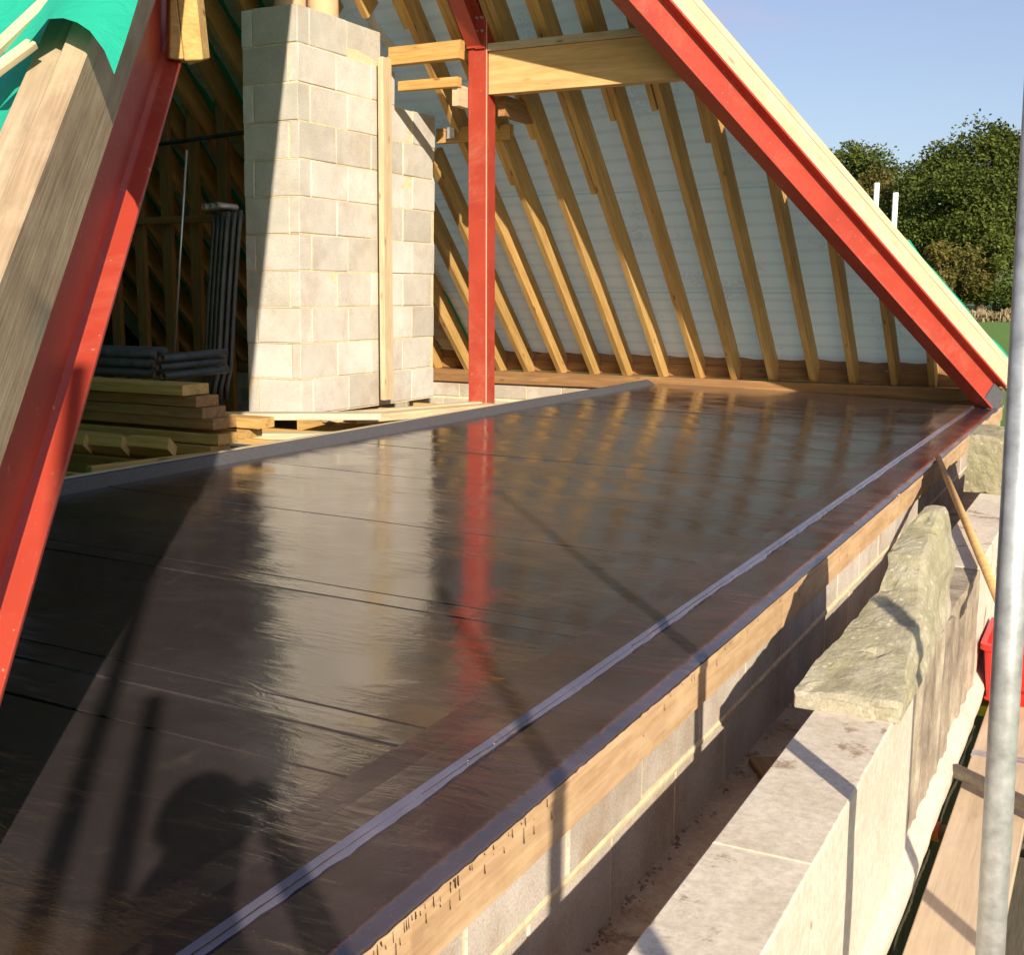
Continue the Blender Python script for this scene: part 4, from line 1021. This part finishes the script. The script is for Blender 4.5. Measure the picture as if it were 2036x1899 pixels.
tube_obj('scaffold_tube', (-.16, 2.96, -.70), (.75, 3.12, -.70), 'dark ledger tube right of the galvanised pole below the boards', 'tube')
tube_obj('scaffold_tube', (-.02, 1.4, -.74), (-.10, 9.0, -.74), 'long ledger tube running under the gap between the boards', 'tube')
rnd = random.Random(2)
bx = [(-.384, -.172), (-.085, .13), (.14, .36), (.37, .585)]
for k, (a, b_) in enumerate(bx):
    y0 = [-2.2, -2.2, -2.2, -2.2][k]
    for j, (ya, yb) in enumerate(((-2.2, 4.33), (4.345, 9.2))):
        e = empty('scaffold_board', ((a + b_) / 2, ya, ZB - .038), ['board next to the parapet', 'second board from the parapet', 'third board from the parapet', 'outermost board'][k] + (' on the near scaffold bay' if j == 0 else ' on the far scaffold bay'), 'scaffold board', 'boards of the scaffold')
        timber('plank', ((a + b_) / 2, ya, ZB - .038), ((a + b_) / 2, yb, ZB - .038), b_ - a, .038, M['board'], parent=e, seg=12, warp=.0015)
        for yy in (ya, yb):
            s_ = 1 if yy == ya else -1
            mb = MB(); mb.box(a - .001, b_ + .001, min(yy - .002 * s_, yy + .022 * s_), max(yy - .002 * s_, yy + .022 * s_), ZB - .0395, ZB + .0015); mb.build('end_band', M['galv'], e)
# coupler low right
e = empty('tube_coupler', (-.11, 2.62, -.70), 'steel tube coupler with yellow mark at the bottom right corner', 'coupler')
mb = MB(); mb.tube((-.14, 2.62, -.74), (-.06, 2.62, -.74), .038, .038, 16); mb.build('clamp', M['galv'], e)
mb = MB(); mb.box(-.135, -.10, 2.55, 2.59, -.73, -.68, .5, .003); mb.build('flag', M['yellow'], e)
# red tub
e = empty('red_tub', (-.24, 5.1, ZB), 'red plastic tub standing on the scaffold boards behind the galvanised pole', 'tub')
mb = MB()
def ringrect(x0, x1, y0, y1, z, r=.03, n=5):
    pts = []
    for (cx_, cy_, a0_) in ((x1 - r, y1 - r, 0), (x0 + r, y1 - r, 90), (x0 + r, y0 + r, 180), (x1 - r, y0 + r, 270)):
        for i in range(n + 1):
            t = R(a0_ + 90 * i / n); pts.append((cx_ + r * math.cos(t), cy_ + r * math.sin(t), z))
    return pts
rings = [ringrect(-.405, -.08, 4.93, 5.33, ZB + .001), ringrect(-.408, -.076, 4.92, 5.335, ZB + .012), ringrect(-.402, -.08, 4.93, 5.33, ZB + .02), ringrect(-.418, -.062, 4.91, 5.35, ZB + .22), ringrect(-.432, -.048, 4.895, 5.365, ZB + .222), ringrect(-.432, -.048, 4.895, 5.365, ZB + .245), ringrect(-.41, -.07, 4.92, 5.34, ZB + .245), ringrect(-.395, -.09, 4.94, 5.32, ZB + .03)]
m_ = len(rings[0]); mb.add(sum(rings, []), [(a * m_ + i, a * m_ + (i + 1) % m_, (a + 1) * m_ + (i + 1) % m_, (a + 1) * m_ + i) for a in range(len(rings) - 1) for i in range(m_)] + [tuple(range(m_)), tuple((len(rings) - 1) * m_ + i for i in range(m_))])
mb.build('shell', M['tub'], e, smooth=False)
mb = MB()
mb.tube((-.30, 4.905, ZB + .20), (-.27, 4.86, ZB + .10), .006, .006, 8); mb.tube((-.27, 4.86, ZB + .10), (-.20, 4.86, ZB + .10), .006, .006, 8); mb.tube((-.20, 4.86, ZB + .10), (-.17, 4.905, ZB + .20), .006, .006, 8)
mb.build('handle', M['tub'], e)

# white pipes beyond the roof
for k, (x, y, zt) in enumerate(((-2.64, 14.0, 2.255), (-2.43, 14.0, 2.14))):
    mb = MB(); mb.tube((x, y, -6), (x, y, zt), .030, .030, 16); o = mb.build('white_pole', M['white'], smooth=True)
    tag(o, ('left and taller', 'right and lower')[k] + ' white plastic pole standing beyond the hip board', 'pole', 'white poles beyond the roof')
# far rail at the corner
mb = MB(); mb.tube((-1.6, 14.5, .18), (1.0, 14.5, .14), .02, .02, 10); o = mb.build('far_rail', M['white'], smooth=True); tag(o, 'pale scaffold rail just beyond the far right corner of the roof', 'rail')

# ============================================================ TREES
def tree(x, y, h, r, mat, label, seed, lobes=26, leaves=5200, name='broadleaf_tree', crown0=.12, sz=.30):
    rnd = random.Random(seed); z0 = gz(x, y)
    e = empty(name, (x, y, z0), label, 'tree', 'trees beyond the field')
    mb = MB(); top = V((x, y, z0 + h * .7)); mb.tube((x, y, z0 - .3), top, h * .03, h * .010, 9)
    L = []
    for i in range(lobes):
        a = rnd.uniform(0, 2 * math.pi); t = rnd.uniform(crown0, 1.0); prof = math.sin(min(1, (t + .12) / 1.12) * math.pi) ** .55
        rr = r * prof * rnd.uniform(.35, .95); c = V((x + rr * math.cos(a), y + rr * math.sin(a), z0 + h * (.06 + .86 * t)))
        lr = r * rnd.uniform(.22, .42); L.append((c, lr))
        if i % 2 == 0: mb.tube(V((x, y, z0 + h * t * .55)), c, h * .010, h * .003, 6)
    mb.build('trunk', M['bark'], e)
    mb = MB()
    for i in range(leaves):
        c, lr = rnd.choice(L); d = V((rnd.gauss(0, 1), rnd.gauss(0, 1), rnd.gauss(0, 1) * .8)).normalized()
        p = c + d * lr * (rnd.random() ** .35) * rnd.uniform(.85, 1.12); s_ = rnd.uniform(.6, 1.25) * sz
        a = V((rnd.gauss(0, 1), rnd.gauss(0, 1), rnd.gauss(0, .6))).normalized(); b_ = a.orthogonal().normalized()
        if rnd.random() < .5: b_ = a.cross(b_)
        tone = min(1, max(0, .45 + .35 * noise.noise(p * .35) + rnd.uniform(-.22, .22)))
        mb.add([p - a * s_, p - b_ * s_ * .6, p + a * s_, p + b_ * s_ * .6], [(0, 1, 2, 3)], tone)
    mb.build('crown', mat, e, recalc=False)
tree(-14.2, 104, 13.6, 5.4, M['leaf'], 'bright green broadleaf tree right of the gap in the tree line', 11, 60, 24000, sz=.17)
tree(-10.6, 101, 15.2, 5.2, M['leaf'], 'tall dense green tree next to the scaffold pole', 12, 56, 24000, sz=.17)
tree(-9.2, 122, 18.6, 5.5, M['leaf'], 'darker tall tree rising behind at the scaffold pole', 13, 36, 12000, sz=.2)
tree(-24.6, 118, 16.6, 5.6, M['leaf'], 'rounded green tree just right of the hip board', 14, 50, 19000, sz=.19)
tree(-20.8, 110, 12.4, 3.8, M['leafautumn'], 'smaller brownish tree in the gap of the tree line', 15, 34, 12000, sz=.17)
tree(-12.4, 93, 5.6, 3.4, M['leafautumn'], 'low yellowish bushy tree at the foot of the wood', 16, 26, 9000, crown0=.02, sz=.15)
tree(-8.9, 94, 6.0, 2.6, M['leaf'], 'low green bushy tree beside the scaffold pole', 17, 22, 7000, crown0=.02, sz=.15)
tree(-17.8, 113, 10.6, 5, M['leaf'], 'shaded tree in the middle of the wood', 18, 40, 14000, crown0=.0, sz=.18)
tree(-31.5, 125, 14, 6, M['leaf'], 'tree mostly hidden behind the hip board', 19, 26, 8000, sz=.22)
tree(-4.5, 104, 14.5, 6, M['leaf'], 'tree on the right edge behind the scaffold pole', 20, 34, 12000, sz=.2)
mb = MB(); rnd = random.Random(31)
for i in range(5200):
    x = rnd.uniform(-32, 2); y = 84 + rnd.gauss(0, .8) + .15 * (x + 15); hh = 1.3 * (.6 + .6 * abs(noise.noise(V((x * .5, 0, 0)))))
    p = V((x, y, gz(x, y) + rnd.uniform(0, 1) * hh)); s_ = rnd.uniform(.12, .3); a = V((rnd.gauss(0, .5), rnd.gauss(0, .5), 1)).normalized(); b_ = a.orthogonal().normalized()
    mb.add([p - a * s_, p - b_ * s_ * .3, p + a * s_, p + b_ * s_ * .3], [(0, 1, 2, 3)], rnd.random())
o = mb.build('dry_hedge', M['brush'], recalc=False); tag(o, 'dry pale hedge bank between the green field and the wood', 'hedge', kind='stuff')

# ============================================================ PHOTOGRAPHER (behind the camera; its shadow lies on the roof)
def skinfig(name, joints, edges, mat, parent, loc, sub=2):
    me = bpy.data.meshes.new(name); me.from_pydata([tuple(V(j[:3]) - loc) for j in joints], edges, [])
    o = bpy.data.objects.new(name, me); COL.objects.link(o)
    sm = o.modifiers.new('skin', 'SKIN'); sm.use_smooth_shade = True
    me.skin_vertices[0].data[0].use_root = True
    for i, j in enumerate(joints): me.skin_vertices[0].data[i].radius = (j[3], j[4] if len(j) > 4 else j[3])
    ss = o.modifiers.new('sub', 'SUBSURF'); ss.levels = sub; ss.render_levels = sub
    me.materials.append(mat); place(o, Matrix.Translation(loc), parent); return o
fd = V((-.46, .888, 0)); rt = V((.888, .46, 0)); base = V((.14, -.33, ZB))
pe = empty('person', base, 'person in a blue jacket holding up a small camera behind the viewpoint', 'person')
def PP(r_, f_, z): return base + rt * r_ * 1.1 + fd * f_ + V((0, 0, z * 1.05))
def J(r_, f_, z, a, b_=None): p = PP(r_, f_, z); return (p.x, p.y, p.z, a, b_ or a)
js = [J(0, 0, .92, .15, .11), J(0, .0, 1.15, .145, .10), J(0, .0, 1.36, .17, .10), J(0, .01, 1.46, .055), J(0, .04, 1.55, .06, .07), J(0, .06, 1.64, .085, .10), J(0, .05, 1.72, .075, .085),
      J(.20, .0, 1.40, .055), J(.27, .10, 1.17, .045), J(.09, .26, 1.50, .032), J(.055, .30, 1.58, .030),
      J(-.20, .0, 1.40, .055), J(-.27, .10, 1.17, .045), J(-.09, .26, 1.50, .032), J(-.055, .30, 1.58, .030),
      J(.10, 0, .82, .095), J(.12, .03, .48, .065), J(.13, 0, .10, .045), J(.14, .14, .045, .04),
      J(-.10, 0, .82, .095), J(-.12, .05, .48, .065), J(-.14, .08, .10, .045), J(-.16, .22, .045, .04)]
ed = [(0, 1), (1, 2), (2, 3), (3, 4), (4, 5), (5, 6), (2, 7), (7, 8), (8, 9), (9, 10), (2, 11), (11, 12), (12, 13), (13, 14), (0, 15), (15, 16), (16, 17), (17, 18), (0, 19), (19, 20), (20, 21), (21, 22)]
body = skinfig('body', js, ed, M['shirt'], pe, base)
body.data.materials.append(M['skin'])
for sgn in (1, -1):
    for i in range(4):
        r0 = sgn * (.055 + .004 * i); z0 = 1.565 + .014 * i
        jj = [J(r0, .300, z0, .009), J(sgn * .052, .325, z0 + .012, .0085), J(sgn * .036, .345, z0 + .022 - .004 * i, .0075), J(sgn * .020, .338, z0 + .024, .0065)]
        skinfig('finger', jj, [(0, 1), (1, 2), (2, 3)], M['skin'], pe, base, 1)
mb = MB(); n = 20
hc_ = PP(0, .045, 1.70)
for i in range(7):
    for j in range(n):
        ph = math.pi * .5 * i / 6; th = 2 * math.pi * j / n; mb.v.append(hc_ + rt * (.093 * math.cos(ph) * math.cos(th)) + fd * (.108 * math.cos(ph) * math.sin(th) - .012) + V((0, 0, .115 * math.sin(ph) - .035)))
for i in range(6):
    for j in range(n): mb.f.append([i * n + j, i * n + (j + 1) % n, (i + 1) * n + (j + 1) % n, (i + 1) * n + j]); mb.t.append(.5)
mb.build('hair', M['hair'], pe, smooth=True)
cz = empty('photo_camera', PP(0, .33, 1.60), 'small black compact camera held up by the person', 'camera')
mb = MB(); a = PP(0, .315, 1.60)
vs = [a + rt * x + fd * y + V((0, 0, z)) for z in (-.028, .028) for y in (-.012, .012) for x in (-.05, .05)]
mb.add(vs, [(0, 2, 3, 1), (4, 5, 7, 6), (0, 1, 5, 4), (2, 6, 7, 3), (0, 4, 6, 2), (1, 3, 7, 5)]); o = mb.build('casing', M['black'], cz)
mb = MB(); mb.tube(a + fd * .012, a + fd * .026, .018, .017, 20); mb.build('lens_ring', M['galv'], cz)
